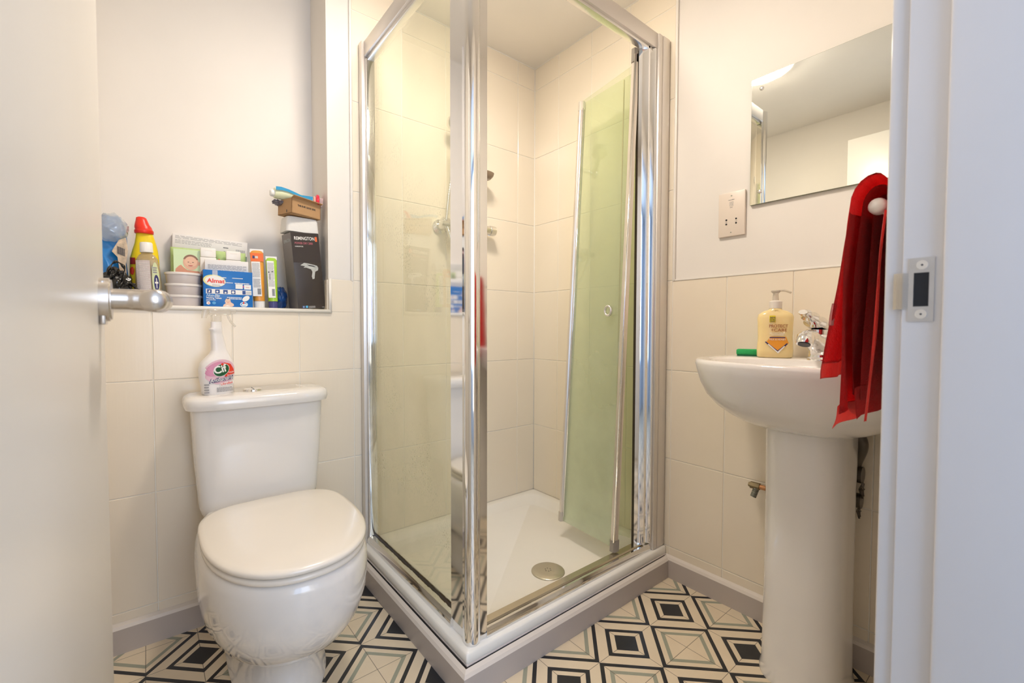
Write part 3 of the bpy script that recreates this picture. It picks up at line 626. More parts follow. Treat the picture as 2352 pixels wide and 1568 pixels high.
# ------------------------------------------------------------------ mirror, socket
mi = empty('wall_mirror', (0, -1.275, 1.5255)); tag(mi, 'frameless rectangular mirror screwed to the white wall above the basin', 'mirror')
mirm = mat('mirror_silver', (.86, .87, .80), .015, metal=1, var=(.005, 2))
MY0, MY1, MZ0, MZ1 = .2345, -.2345, -.197, .195
box('mirror_glass', -.0042, -.0002, MY0, MY1, MZ0, MZ1, mirm, mi)
bm = bmesh.new()
abox(bm, -.0040, .0055, MY0, MY1, MZ0-.0006, MZ0); abox(bm, -.004, .0055, MY0, MY1, MZ1, MZ1+.0006); abox(bm, -.004, .0055, MY0, MY0+.0006, MZ0, MZ1); abox(bm, -.004, .0055, MY1, MY1-.0006, MZ0, MZ1)
fin('edge', bm, mat('glass_edge', (.22, .24, .16), .2), mi)
for y in (.205, -.205):
    for z in (-.160, .160):
        bm = bmesh.new(); bmesh.ops.create_uvsphere(bm, u_segments=16, v_segments=8, radius=.0065, matrix=Matrix.Translation((-.0045, y, z)) @ Matrix.Diagonal((.55, 1, 1, 1))); fin('screw_cap', bm, chrome2, mi, smooth=True)
ss = empty('shaver_socket', (.006, -.982, 1.3125)); tag(ss, 'cream shaver socket plate on the wall left of the mirror', 'shaver socket')
# the socket face looks along -x; work in a frame where local -y is the outward side
sf = empty('faceplate', (0, 0, 0), (0, 0, R(-90)))
bpy.data.objects.remove(sf)
ss.rotation_euler = (0, 0, R(-90))
box('faceplate', -.0435, .0435, -.010, 0, -.0725, .0725, mat('socket_cream', (.80, .70, .60), .35), ss, bev=.0025)
for z in (.060, -.060): 
    s_ = disc('screw', (0, -.0103, z), (0, -1, 0), .0026, .001, chrome2, ss, 14); rects('screw_slot', [(-.002, .002, z-.0004, z+.0004)], -.0108, ink, s_)
for x in (-.016, .016):
    for dz in (-.0315, -.0175):
        bm = bmesh.new(); bmesh.ops.create_cone(bm, cap_ends=True, segments=12, radius1=.0030, radius2=.0030, depth=.0006, matrix=Matrix.Translation((x, -.0103, dz)) @ Matrix.Rotation(R(90), 4, 'X')); fin('pin_hole', bm, hole, ss)
text('SHAVERS', .0042, 0, .0455, -.010, greyink, ss, align='CENTER', width=.020); text('ONLY', .0042, 0, .0205, -.010, greyink, ss, align='CENTER', width=.010)
text('115V', .003, -.016, -.0258, -.010, greyink, ss, align='CENTER'); text('230V', .003, .016, -.0258, -.010, greyink, ss, align='CENTER')
bm = bmesh.new()
for k in (0,): 
    pts = [(-.006, .0), (-.006, .012), (.006, .012), (.006, 0)]
    for (x0, x1, z0, z1) in ((-.006, .006, .0395, .0402), (-.006, -.0053, .027, .040), (.0053, .006, .027, .040), (-.006, .006, .0268, .0275), (-.003, .003, .036, .0372), (-.003, -.002, .030, .036), (.0, .004, .030, .031), (.002, .003, .030, .035)): abox(bm, x0, x1, -.0104, -.010, z0, z1)
fin('symbol', bm, greyink, ss)

# ------------------------------------------------------------------ pipework under the basin
def PIPE(loc, name, label): o = empty(name, loc); return tag(o, label, 'pipe valve')
pv = PIPE((-.035, -1.10, .440), 'isolating_valve', 'tarnished brass isolating valve on a copper stub left of the pedestal')
bm = bmesh.new(); tube(bm, [(0, -.03, 0), (0, .003, 0)], .0075, 16); fin('pipe', bm, copper, pv, auto=40)
bm = bmesh.new(); tube(bm, [(0, .0, 0), (0, .028, 0)], .011, 6); tube(bm, [(0, .026, 0), (0, .033, 0)], .007, 12); fin('valve_body', bm, brass, pv, auto=40)
bm = bmesh.new(); pts = [(0, .010, -.006), (-.006, .017, -.034)]; tube(bm, [Vector(pts[0]).lerp(Vector(pts[1]), k/14) for k in range(15)], [.0082 if k % 2 else .0092 for k in range(15)], 14); fin('threaded_outlet', bm, mat('grey_thread', (.22, .22, .18), .5, metal=.6), pv, auto=40)
ds = empty('waste_trap', (-.06, -1.345, .55)); tag(ds, 'dark waste fittings showing behind the right side of the pedestal', 'waste pipe')
bm = bmesh.new(); tube(bm, spline([(-.02, -.01, .12), (-.01, -.018, .08), (.02, .0, .03), (.03, .01, 0)], 6), .012, 14); fin('pipe', bm, mat('dark_trap', (.10, .08, .06), .4), ds, smooth=True)
bm = bmesh.new(); tube(bm, [(.02, -.013, -.005), (.02, .02, -.005)], [.022, .022], 20); tube(bm, [(.02, -.012, -.075), (.02, .02, -.075)], [.020, .020], 12)
for k in range(7):
    t = k*2*pi/7; tube(bm, [(.02, -.010, -.045), (.02+.012*cos(t), -.014, -.045+.022*sin(t))], [.006, .002], 5)
    tube(bm, [(.02, -.005, -.105), (.02+.010*cos(t), -.008, -.105+.018*sin(t))], [.005, .002], 5)
fin('fittings', bm, mat('old_fitting', (.12, .10, .08), .35, metal=.7), ds, auto=40)

# ------------------------------------------------------------------ towel rail and towel
tl = empty('towel_rail', (-.62, -1.496, 1.125)); tag(tl, 'towel rail with a white end cap holding the red towel', 'towel rail')
bm = bmesh.new(); tube(bm, [(0, 0, 0), (.52, 0, 0)], .0075, 16); fin('bar', bm, chrome, tl, smooth=True)
bm = bmesh.new(); lathe(bm, [(.001, -.006), (.010, -.004), (.0125, .004), (.0125, .014), (.009, .02), (.0075, .02)], 20); bmesh.ops.rotate(bm, matrix=Matrix.Rotation(R(90), 3, 'Y'), verts=bm.verts, cent=(0, 0, 0)); bmesh.ops.translate(bm, vec=(-.008, 0, 0), verts=bm.verts); fin('end_cap', bm, white, tl, smooth=True)
for x in (.06, .46):
    bm = bmesh.new(); tube(bm, [(x, 0, 0), (x, -.068, 0), (x, -.069, 0), (x, -.077, 0)], [.006, .006, .018, .018], 16); fin('wall_post', bm, chrome, tl, auto=40)
tw = empty('towel', (-.62, -1.496, 1.14)); tag(tw, 'bright red terry towel folded over the rail beside the door frame', 'towel')
terry = mat('red_terry', (.93, .010, .014), .9, sheen=.15, bump=('n', 420, .9, .003), var=(.25, 40))
terry2 = mat('red_hem', (.95, .07, .05), .8, sheen=.3, bump=('n', 500, .5, .002), var=(.15, 60))
def drape(name, x0, x1, out, zf, zb, m, amp=.006, thick=.008, ph=0, skew=0, arch=.016, nx=14, taper=0):
    """sheet hung over the bar: front leg hangs to zf on the room side, rear leg to zb"""
    thick = thick*1.3; path = []; n = 26
    for i in range(n): t = i/(n-1); path.append((out*(1-.28*math.exp(-((1-t)*3.0)))-0*t, zf+(-.012-zf)*t, 1-t))
    rt_ = path[-1][0]
    for i in range(1, 10): a = pi*i/10; path.append((rt_*cos(a) if a < pi/2 else .020*cos(a), -.012+(arch)*sin(a)*1.6, 0))
    for i in range(n): t = i/(n-1); path.append((-.020-.010*t, -.012+(zb+.012)*t, t))
    bm = bmesh.new(); rows_ = []
    for j in range(nx+1):
        s_ = j/nx; ring = []
        for (y, z, wv) in path:
            wob = amp*sin(s_*9+ph+z*6)*wv+amp*.5*sin(s_*17+z*13+ph*2)*wv
            ring.append((x0+(x1-x0)*s_+skew*wv+taper*wv*(.5-s_), y+wob, z+.004*sin(s_*7+ph)*wv))
        rows_.append(ring)
    loft(bm, rows_, False, False, closed=False)
    bmesh.ops.solidify(bm, geom=bm.faces, thickness=thick)
    o = fin(name, bm, m, tw, smooth=True)
    return o
drape('outer_fold', -.020, .30, .044, -.345, -.30, terry, ph=.4, thick=.009, arch=.028)
drape('middle_fold', .006, .28, .030, -.318, -.28, terry, ph=1.6, thick=.008, arch=.020)
drape('inner_fold', .030, .26, .017, -.325, -.27, terry, ph=2.6, thick=.007, arch=.013)
def flap(name, pts, width, thick, m, xo=0, wv=.004, skew=0):
    """hanging strip seen edge on: pts (y,z) centre line, running away along x"""
    bm = bmesh.new(); P_ = spline([(0, y, z) for y, z in pts], 8); rows_ = []
    for j in range(9):
        s_ = j/8; rows_.append([(xo+s_*width, p.y+wv*sin(s_*8+p.z*20)+skew*s_, p.z) for p in P_])
    loft(bm, rows_, False, False, closed=False); bmesh.ops.solidify(bm, geom=bm.faces, thickness=thick); return fin(name, bm, m, tw, smooth=True)
flap('folded_corner', [(.030, -.02), (.040, -.08), (.046, -.16), (.052, -.22), (.058, -.262)], .12, .012, terry, -.030)
flap('hem', [(.058, -.262), (.060, -.275), (.061, -.288)], .12, .013, terry2, -.031)
flap('hem', [(.041, -.330), (.044, -.350), (.050, -.368)], .20, .015, terry2, -.026)
flap('hem', [(.020, -.300), (.021, -.330), (.020, -.350)], .20, .024, terry, -.012)
flap('edge_band', [(-.012, -.025), (-.006, -.10), (-.003, -.22), (.002, -.30), (.006, -.350)], .016, .020, terry2, -.022, wv=.001)
flap('care_label', [(.0465, -.165), (.049, -.185), (.050, -.20)], .02, .0015, mat('pink_care_label', (.75, .38, .38), .7), -.040, wv=.001)

# ------------------------------------------------------------------ things on the ledge
LZ = .9995
def thing(name, label, cat, x, y, z=LZ, rz=0, ry=0, group=None):
    return tag(empty(name, (x, y, z), (0, ry, rz)), label, cat, group)
# hairdryer box
hb = thing('hairdryer_box', 'tall dark brown hairdryer box at the right end of the ledge', 'box', -1.057, .066, rz=R(7), ry=R(-5))
W, D, H = .096, .085, .272; brn = col('box_brown', (.052, .040, .034), .35, var=(.25, 9))
box('carton', -W/2, W/2, -D/2, D/2, 0.004, H, brn, hb, bev=.0008); y = -D/2
box('side_face', -W/2-.0004, -W/2, -D/2+.001, D/2-.001, .005, H-.001, col('box_grey_side', (.19, .165, .15), .35), hb)
box('front_band', -W/2, W/2, y-.0003, y, H-.105, H-.001, col('box_band', (.040, .028, .024), .35), hb)
text('REMINGTON', .0165, -W/2+.009, H-.026, y, MATS['white_print'], hb, width=.070, bold=.0002)
rects('accent_block', [(W/2-.014, W/2-.007, H-.030, H-.013)], y-.0004, col('accent_orange', (.85, .16, .05)), hb)
text('POWER DRY 2000', .0105, -W/2+.010, H-.041, y, col('rose_print', (.60, .16, .20)), hb, width=.062); text('HAIRDRYER', .006, -W/2+.010, H-.051, y, MATS['white_print'], hb, width=.028)
silver = col('silver_print', (.52, .53, .50), .3, var=(.3, 90))
blob('picture', [(-.022, .160), (-.012, .166), (.000, .164), (.022, .159), (.032, .156), (.036, .149), (.034, .140), (.024, .135), (.022, .128), (.019, .110), (.012, .108), (.010, .118), (.014, .134), (.010, .143), (-.006, .149), (-.016, .149), (-.010, .154), (-.026, .157)], y, silver, hb)
blob('picture_detail', [(-.004, .160), (.020, .156), (.028, .151), (.004, .155)], y-.0004, col('dark_print2', (.05, .05, .05)), hb)
rects('icon', [(-.033, -.025, .006, .014)], y, col('icon_blue', (.05, .12, .32)), hb); rects('icon', [(-.022, -.014, .006, .014)], y, col('icon_cyan', (.10, .42, .68)), hb)
text('f', .009, -.030, .0068, y-.0003, MATS['white_print'], hb); lines('fine_print', -.011, .012, .005, .014, 3, y, MATS['white_print'], hb, 2, .25)
lines('fine_print', .036, .045, .006, .009, 1, y, MATS['white_print'], hb, 2, .25)
text('REMINGTON', .0165, 0, 0, 0, silver, hb, width=.060, M=Matrix.Translation((-W/2-.0006, D/2-.015, H-.032)) @ Matrix.Rotation(R(-90), 4, 'Z'))
fo = thing('foam_block', 'rounded white foam block lying on top of the dark hairdryer box', 'foam block', -1.078, .068, LZ+.2725, R(6))
bm = bmesh.new(); loft(bm, [rr(-.058*k, .052*k, -.04*k, .04*k, .014, z) for k, z in ((1.02, 0), (1.02, .008), (1, .02), (.97, .045), (.93, .052), (.8, .054))]); fin('block', bm, mat('foam_white', (.80, .78, .74), .8, bump=('n', 80, .3, .002)), fo, auto=50)
cb = thing('cardboard_box', 'small brown cardboard box balanced on the white foam block', 'cardboard box', -1.084, .052, LZ+.328, R(20), R(1.5))
card = col('cardboard', (.48, .28, .13), .8, var=(.08, 12)); card2 = col('cardboard_inside', (.30, .19, .10), .8)
bm = bmesh.new(); w_, d_, h_, t = .112, .080, .052, .0025
abox(bm, -w_/2, w_/2, -d_/2, d_/2, 0, t); abox(bm, -w_/2, w_/2, -d_/2, -d_/2+t, 0, h_); abox(bm, -w_/2, w_/2, d_/2-t, d_/2, 0, h_); abox(bm, -w_/2, -w_/2+t, -d_/2, d_/2, 0, h_); abox(bm, w_/2-t, w_/2, -d_/2, d_/2, 0, h_)
fin('carton', bm, card, cb)
text('THIS IS MY GOOD SIDE.', .0085, -.034, .028, -d_/2, ink, cb, width=.070, bold=.0002)
bm = bmesh.new(); loft(bm, [[(-w_/2, -d_/2, h_), (w_/2, -d_/2, h_), (w_/2, -d_/2-.014, h_+.002), (-w_/2, -d_/2-.014, h_+.006)], [(-w_/2, -d_/2, h_+.002), (w_/2, -d_/2, h_+.002), (w_/2, -d_/2-.014, h_+.004), (-w_/2, -d_/2-.014, h_+.008)]]); fin('flap', bm, card, cb)
rects('slot', [(-.0018, .0018, .005, .014)], 0, ink, cb).matrix_local = Matrix.Translation((-w_/2-.0005, -.012, 0)) @ Matrix.Rotation(R(-90), 4, 'Z')
tpk = thing('toothpaste_pack', 'pale green and blue toothpaste tube lying across the cardboard box', 'toothpaste', -1.105, .050, LZ+.384, R(4), R(2))
bm = bmesh.new(); n = 14
loft(bm, [[(x, a*cos(2*pi*i/16), .014+b*sin(2*pi*i/16)) for i in range(16)] for x, a, b in ((-.062, .016, .018), (-.05, .017, .019), (-.01, .018, .018), (.035, .020, .013), (.056, .021, .010), (.062, .021, .009))]); fin('tube', bm, mat('pack_pale_green', (.74, .76, .50), .3), tpk, auto=60)
blob('stripe', [(-.062, .032), (-.045, .034), (-.02, .031), (0, .026), (.02, .021), (.06, .024), (.06, .010), (.03, .010), (0, .017), (-.02, .022), (-.04, .023), (-.062, .020)], -.021, col('stripe_blue', (.02, .32, .60)), tpk)
bm = bmesh.new(); lathe(bm, [(.012, 0), (.012, .014), (.009, .017)], 18); bmesh.ops.rotate(bm, matrix=Matrix.Rotation(R(-90), 3, 'Y'), verts=bm.verts, cent=(0, 0, 0)); bmesh.ops.translate(bm, vec=(-.058, 0, .012), verts=bm.verts); fin('cap', bm, white, tpk, auto=40)
wrp = thing('crumpled_wrapper', 'small crumpled dark wrapper tucked behind the cardboard box', 'wrapper', -1.150, .060, LZ+.372)
bm = bmesh.new(); bmesh.ops.create_icosphere(bm, subdivisions=3, radius=.022); rnd = random.Random(3)
for v in bm.verts: v.co *= rnd.uniform(.65, 1.1); v.co.z *= .5
fin('film', bm, mat('wrapper_foil', (.22, .20, .22), .3, metal=.4, var=(.6, 60)), wrp)
nb = thing('nail_brush', 'small pinkish red brush with pale bristles on the cardboard box', 'brush', -1.024, .055, LZ+.380, R(-10), R(4))
bm = bmesh.new(); tube(bm, spline([(0, -.03, .0), (0, -.028, .018), (0, -.010, .034), (0, .02, .034), (0, .03, .01)], 6), .006, 10); fin('handle', bm, col('brush_red', (.75, .02, .06), .25), nb, smooth=True)
bm = bmesh.new(); tube(bm, spline([(-.010, -.03, .0), (-.010, -.028, .015), (-.010, -.012, .028), (-.010, .02, .028)], 5), .004, 8); fin('grip', bm, col('brush_pink', (.85, .42, .34), .3), nb, smooth=True)
bm = bmesh.new()
for j in range(6):
    for i in range(5): tube(bm, [(.006, -.022+i*.010, .002+j*.0045), (.018, -.024+i*.010, .002+j*.0045)], .0012, 5)
o = fin('bristles', bm, col('bristle_pale', (.80, .62, .60), .6), nb); o['kind'] = 'stuff'
# dark bag squeezed behind the hairdryer box
db = thing('blue_bag', 'crumpled dark blue plastic bag squeezed left of the hairdryer box', 'plastic bag', -1.140, .130)
def crumple(a, b, c, seed, cz=None, k=.25, sub=4):
    bm = bmesh.new(); bmesh.ops.create_icosphere(bm, subdivisions=sub, radius=1); r_ = random.Random(seed)
    dirs = [(Vector((r_.gauss(0, 1), r_.gauss(0, 1), r_.gauss(0, 1))).normalized(), r_.uniform(3, 9), r_.uniform(0, 6)) for _ in range(14)]
    for v in bm.verts:
        d = sum(abs(sin(v.co.dot(q)*fq+ph)) for q, fq, ph in dirs)/14; s_ = 1-k*2*(d-.5)
        v.co = Vector((v.co.x*a*s_, v.co.y*b*s_, max(0, (v.co.z*s_+.85)*c*.55)))
    return bm
fin('film', crumple(.030, .05, .085, 5), mat('bag_blue', (.015, .07, .24), .25, var=(.7, 45)), db, auto=50)
# the two upright tubes
def squeeze_tube(name, label, x, y, h, w_, body, cap, capc, rz, ry):
    o = thing(name, label, 'tube', x, y, rz=rz, ry=ry)
    ch = .024; rg = []
    for i in range(9):
        t = i/8; a = w_*.5*(.86+.14*t); b = .016*(1-t)**.8+.0012; rg.append(brow(0, ch+(h-ch)*t, a, b, 2.6-.4*(1-t), 28))
    bm = bmesh.new(); loft(bm, rg); fin('tube', bm, body, o, auto=60)
    bm = bmesh.new(); loft(bm, [brow(0, 0, w_*.40, .014, 2.3, 28), brow(0, ch-.002, w_*.42, .0165, 2.3, 28), brow(0, ch, w_*.40, .015, 2.3, 28)]); fin('cap', bm, capc, o, auto=40)
    bm = bmesh.new(); abox(bm, -w_*.5, w_*.5, -.0013, .0013, h-.008, h+.004); fin('crimp', bm, MATS['white_print'], o)
    return o
def slant(o, h, ch=.024, dz=0):
    """lay a flat print on the tube's tapering front"""
    for v in o.data.vertices: t = max(0, min(1, (v.co.z-ch)/(h-ch))); v.co.y += -(.016*(1-t)**.8+.0018)
    return o
h1 = .196
ot = squeeze_tube('orange_tube', 'orange cream tube standing on its white cap on the ledge', -1.216, .045, h1, .040, mat('tube_orange', (.90, .34, .05), .3, var=(.35, 25)), None, white, R(-6), R(-2))
slant(rects('label_top', [(-.019, .019, .158, .186)], 0, col('tube_deep_orange', (.85, .16, .01), .3), ot), h1)
def gridrect(name, x0, x1, z0, z1, y, m, parent):
    n = 10; return rects(name, [(x0, x1, z0+(z1-z0)*i/n, z0+(z1-z0)*(i+1)/n) for i in range(n)], y, m, parent)
slant(gridrect('label', -.018, .008, .040, .157, 0, MATS['white_print'], ot), h1)
slant(lines('fine_print', -.016, .006, .105, .154, 12, -.0005, greyink, ot, 8, .4), h1); slant(lines('fine_print', -.015, .006, .070, .100, 9, -.0005, greyink, ot, 9, .5), h1)
slant(rects('barcode', [(-.004+.0013*i, -.004+.0013*i+.0007, .046, .066) for i in range(8)], -.0005, ink, ot), h1)
slant(rects('brand_mark', [(-.013, -.007, .168, .177)], -.0006, navy, ot), h1); slant(text('DAX', .007, -.006, .169, -.0006, ink, ot), h1) if False else slant(lines('brand_mark', -.006, .004, .168, .177, 1, -.0006, offwhite, ot, 4, .9), h1)
h2 = .174
gt_ = squeeze_tube('green_tube', 'lime green cream tube on a navy cap beside the orange tube', -1.176, .035, h2, .034, mat('tube_green', (.40, .66, .05), .3, var=(.2, 25)), None, col('navy_cap', (.06, .06, .20), .3), R(-4), R(-1.5))
slant(gridrect('label', -.0145, .007, .036, .162, 0, MATS['white_print'], gt_), h2); slant(lines('fine_print', -.013, .006, .075, .158, 20, -.0005, greyink, gt_, 18, .4), h2)
slant(rects('barcode', [(-.003+.0012*i, -.003+.0012*i+.0006, .042, .066) for i in range(7)], -.0005, ink, gt_), h2)
slant(rects('bold_words', [(-.012, -.008, .122, .125), (-.002, .004, .124, .127), (-.008, -.0065, .098, .118)], -.0006, ink, gt_), h2)
# washing tablets box
W, D, H = .135, .078, .116
al = thing('washing_tablet_box', 'bright blue washing tablets box with a red word on a white oval', 'box', -1.3085, .052, rz=R(0))
blue = col('pack_blue', (.005, .16, .53), .3, var=(.12, 18)); box('carton', -W/2, W/2, -D/2, D/2, 0, H, blue, al, bev=.0008); y = -D/2
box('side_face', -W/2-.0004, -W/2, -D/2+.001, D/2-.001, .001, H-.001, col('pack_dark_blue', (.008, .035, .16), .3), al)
wp = MATS['white_print']; rd = MATS['red_print']
blob('logo', ell(-.038, .082, .030, .019, R(-6)), y-.0002, col('lemon_print', (.80, .78, .30)), al); blob('logo', ell(-.036, .081, .027, .017, R(-6)), y-.0006, wp, al)
text('Almat', .0175, -.0575, .0765, y-.0008, rd, al, width=.048, bold=.0005, rot=R(-1)); lines('fine_print', -.044, -.022, .066, .072, 2, y-.0008, greyink, al, 3, .4)
rects('info_panel', [(-.061, .064, .041, .056)], y-.0002, wp, al)
rects('pictogram', [(-.058+.0215*i*1.0, -.046+.0215*i, .0425, .0545) for i in range(4)]+[(.038, .047, .0425, .0545)], y-.0006, col('picto_blue', (.02, .07, .28)), al)
lines('fine_print', .048, .062, .043, .054, 3, y-.0006, greyink, al, 6, .4)
blob('pictogram_mark', ell(-.052, .048, .002, .004, R(-20), 10), y-.001, wp, al); blob('pictogram_mark', ell(-.031, .048, .003, .003, 0, 10), y-.001, wp, al); blob('pictogram_mark', ell(-.009, .046, .003, .0025, 0, 10), y-.001, wp, al); blob('pictogram_mark', ell(.012, .048, .004, .004, 0, 10), y-.001, wp, al)
rects('sample_card', [(.019, .039, .060, .075), (.043, .063, .059, .074)], y-.0002, wp, al); lines('fine_print', .017, .062, .076, .081, 1, y, wp, al, 7, .6); lines('fine_print', -.012, .012, .077, .084, 1, y, wp, al, 9, .3)
rects('stain', [(.048, .058, .0655, .0668)], y-.0006, col('stain_print', (.7, .25, .2)), al); rects('link_mark', [(.0395, .0425, .065, .070)], y-.0004, col('magenta_print', (.6, .05, .2)), al)
rects('barcode', [(-.043+.0018*i, -.043+.0018*i+.0009, .098, .1155) for i in range(8)], y-.0004, wp, al)
rects('tear_strip', [(-.030, -.006, .092, .0945), (.010, .040, .0925, .0945)], y-.0003, wp, al)
text('Non-Bio', .012, -.0605, .0315, y, wp, al, width=.036, shear=.3, bold=.0004); text('Non-Bio', .012, -.0605, .0315, y-.0004, col('sky_print', (.1, .38, .7)), al, width=.036, shear=.3, bold=-.0001)
text('Washing Tablets', .0065, -.0605, .0255, y, wp, al, width=.041, bold=.0002); lines('fine_print', -.0605, -.033, .0205, .0235, 1, y, wp, al, 13, .6)
lines('fine_print', -.005, .036, .0255, .034, 2, y, wp, al, 12, .55)
blob('icon', ell(-.055, .011, .0055, .005, 0, 8), y, wp, al); text('18', .006, -.058, .009, y-.0004, rd, al); blob('icon', ell(-.040, .012, .005, .0045, 0, 16), y, col('sky_print', (.1, .38, .7)), al); lines('fine_print', -.061, -.050, .0165, .0185, 1, y, wp, al, 3, .8)
skin = col('skin_print', (.78, .45, .30)); skin2 = col('skin_print_light', (.85, .60, .45))
blob('baby_picture', [(-.017, .001), (-.014, .008), (-.009, .011), (-.011, .018), (-.008, .026), (-.002, .028), (.004, .024), (.005, .016), (.013, .010), (.014, .005), (.008, .001)], y, skin2, al)
blob('baby_picture', [(-.013, .002), (-.004, .006), (.006, .002)], y-.0004, wp, al); rects('baby_picture', [(-.006, -.0045, .018, .0195), (-.0005, .001, .018, .0195)], y-.0005, col('brown_dots', (.15, .07, .04)), al); rects('baby_picture', [(-.0045, .0, .0135, .0145)], y-.0005, rd, al)
blob('tablet_picture', ell(.048, .029, .012, .0075, R(40)), y, wp, al); blob('tablet_picture', ell(.042, .0095, .011, .008, 0), y, wp, al); blob('tablet_picture', ell(.042, .0095, .009, .006, 0), y-.0004, col('sky_print', (.1, .38, .7)), al); blob('tablet_picture', ell(.041, .014, .0022, .004, 0, 12), y-.0008, rd, al); rects('tablet_picture', [(.036, .050, .006, .011)], y-.0009, wp, al)
# white leaflet box on top
wx = thing('white_box', 'flat white box with grey small print lying on the blue tablets box', 'box', -1.307, .066, LZ+.1165, R(-4))
W, D, H = .120, .056, .036; box('carton', -W/2, W/2, -D/2, D/2, 0, H, mat('card_white', (.84, .81, .78), .5), wx, bev=.001); lines('fine_print', -W/2+.008, W/2-.006, .006, .021, 7, -D/2, greyink, wx, 21, .45); lines('fine_print', -W/2+.02, W/2-.004, .002, .0045, 1, -D/2, greyink, wx, 22, .4)
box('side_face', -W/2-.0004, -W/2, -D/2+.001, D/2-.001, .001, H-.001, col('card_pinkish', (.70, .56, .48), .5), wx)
# baby wipes packs, long white carton behind
lc = thing('long_white_carton', 'long white carton with a barcode leaning at the back of the ledge', 'box', -1.3475, .181, LZ+.0, ry=R(-2.2)*-1)
W = .214; box('carton', -W/2, W/2, -.016, .016, .19, .2415, MATS['card_white'], lc, bev=.001); box('lower_carton', -W/2+.003, W/2-.001, -.0150, .0150, 0, .1895, col('carton_green_side', (.22, .34, .24), .5), lc)
lines('fine_print', -.100, .09, .226, .237, 3, -.016, greyink, lc, 31, .3); lines('fine_print', -.100, .0, .210, .224, 3, -.016, greyink, lc, 32, .3); rects('barcode', [(.072+.0028*i, .072+.0028*i+.0015, .197, .212) for i in range(10)], -.016, greyink, lc)
lines('brand_mark', .034, .052, .212, .2165, 1, -.016, ink, lc, 33, .6); lines('fine_print', .005, .028, .1955, .2, 1, -.016, ink, lc, 35, .5); rects('recycling_mark', [(.036, .040, .196, .202), (.042, .045, .196, .202)], -.016, greyink, lc); blob('recycling_mark', ell(.056, .199, .004, .003, 0, 14), -.016, greyink, lc)
green = mat('wipes_green', (.50, .66, .28), .3, var=(.22, 30))
def wipes(x, y, label, w_=.150, rz=0):
    o = thing('wipes_pack', label, 'wipes pack', x, y, rz=rz); bm = bmesh.new(); g = []
    nx, nz = 14, 14
    for s_ in (-1, 1):
        gr = [[bm.verts.new((-w_/2+w_*i/nx, s_*(.003+.019*(sin(pi*i/nx)*sin(pi*j/nz))**.45+.002*sin(i*2.1+j*1.3)*sin(pi*i/nx)), .194*j/nz)) for i in range(nx+1)] for j in range(nz+1)]
        for j in range(nz):
            for i in range(nx): bm.faces.new((gr[j][i], gr[j][i+1], gr[j+1][i+1], gr[j+1][i]))
        g.append(gr)
    for i in range(nx): bm.faces.new((g[0][nz][i], g[0][nz][i+1], g[1][nz][i+1], g[1][nz][i])); bm.faces.new((g[0][0][i], g[0][0][i+1], g[1][0][i+1], g[1][0][i]))
    for j in range(nz): bm.faces.new((g[0][j][0], g[0][j+1][0], g[1][j+1][0], g[1][j][0])); bm.faces.new((g[0][j][nx], g[0][j+1][nx], g[1][j+1][nx], g[1][j][nx]))
    fin('wrapper', bm, green, o, smooth=True); return o
w1 = wipes(-1.398, .136, 'pale green baby wipes pack with a smiling baby picture behind the tubs', .11)
yy = -.0262
box('picture_panel', -.048, .046, yy, yy+.003, .06, .186, col('panel_light_green', (.60, .74, .40), .3), w1)
hx, hz = -.003, .145
blob('baby_picture', [(-.045, .10), (-.043, .122), (-.035, .132), (-.029, .136), (-.022, .128), (-.012, .120), (.018, .118), (.024, .110), (.024, .085), (-.045, .085)], yy, col('skin_print_warm', (.66, .30, .18)), w1)
blob('baby_picture', ell(hx, hz, .0205, .0245), yy-.0004, skin, w1); blob('baby_hair', ell(hx, hz+.004, .0205, .0215, 0, 18, R(15), R(165)), yy-.0008, col('hair_print', (.26, .13, .07)), w1)
blob('baby_picture', ell(hx, hz+.002, .0165, .0175), yy-.001, col('skin_print_face', (.80, .50, .34)), w1)
blob('baby_ear', ell(hx+.021, hz-.002, .0035, .006), yy-.0006, skin, w1)
rects('baby_eyes', [(hx-.010, hz-.005, hz+.0, hz+.0022)], yy-.0014, ink, w1).name = 'baby_eyes'
rects('baby_eyes', [(hx-.0085, hx-.0045, hz, hz+.0018), (hx+.0035, hx+.0075, hz, hz+.0018)], yy-.0014, col('eye_print', (.12, .06, .04)), w1)
for o in [o for o in w1.children if o.name == 'baby_eyes']: bpy.data.objects.remove(o)
blob('baby_mouth', ell(hx-.001, hz-.009, .0065, .0032, 0, 12, pi, 2*pi), yy-.0014, col('mouth_print', (.50, .10, .08)), w1)
blob('baby_nose', ell(hx-.001, hz-.003, .0020, .0016, 0, 10), yy-.0014, col('nose_print', (.70, .36, .24)), w1)
blob('red_spot', ell(.030, .138, .006, .011), yy-.0008, rd, w1)
w2 = wipes(-1.288, .136, 'second green baby wipes pack showing between the two white lids', .09)
blob('red_spot', ell(-.034, .158, .006, .008, 0, 3), -.0262, rd, w2)
wl = mat('flip_lid_white', (.86, .83, .78), .3)
for x_, y_, w_, h_, lb in ((-1.3545, .090, .045, .196, 'white flip-top wipes tub, left of two above the white box'), (-1.2835, .104, .045, .193, 'white flip-top wipes tub, right of two above the white box')):
    o = thing('flip_top_tub', lb, 'tub', x_, .1085); box('body', -w_/2, w_/2, -.011, .000, 0, h_-.03, wl, o, bev=.003); box('lid', -w_/2+.001, w_/2-.001, -.0125, .000, h_-.030, h_, wl, o, bev=.003)
    rects('lid_tab', [(-.010, .010, h_-.010, h_-.0085)], -.0125, offwhite, o)
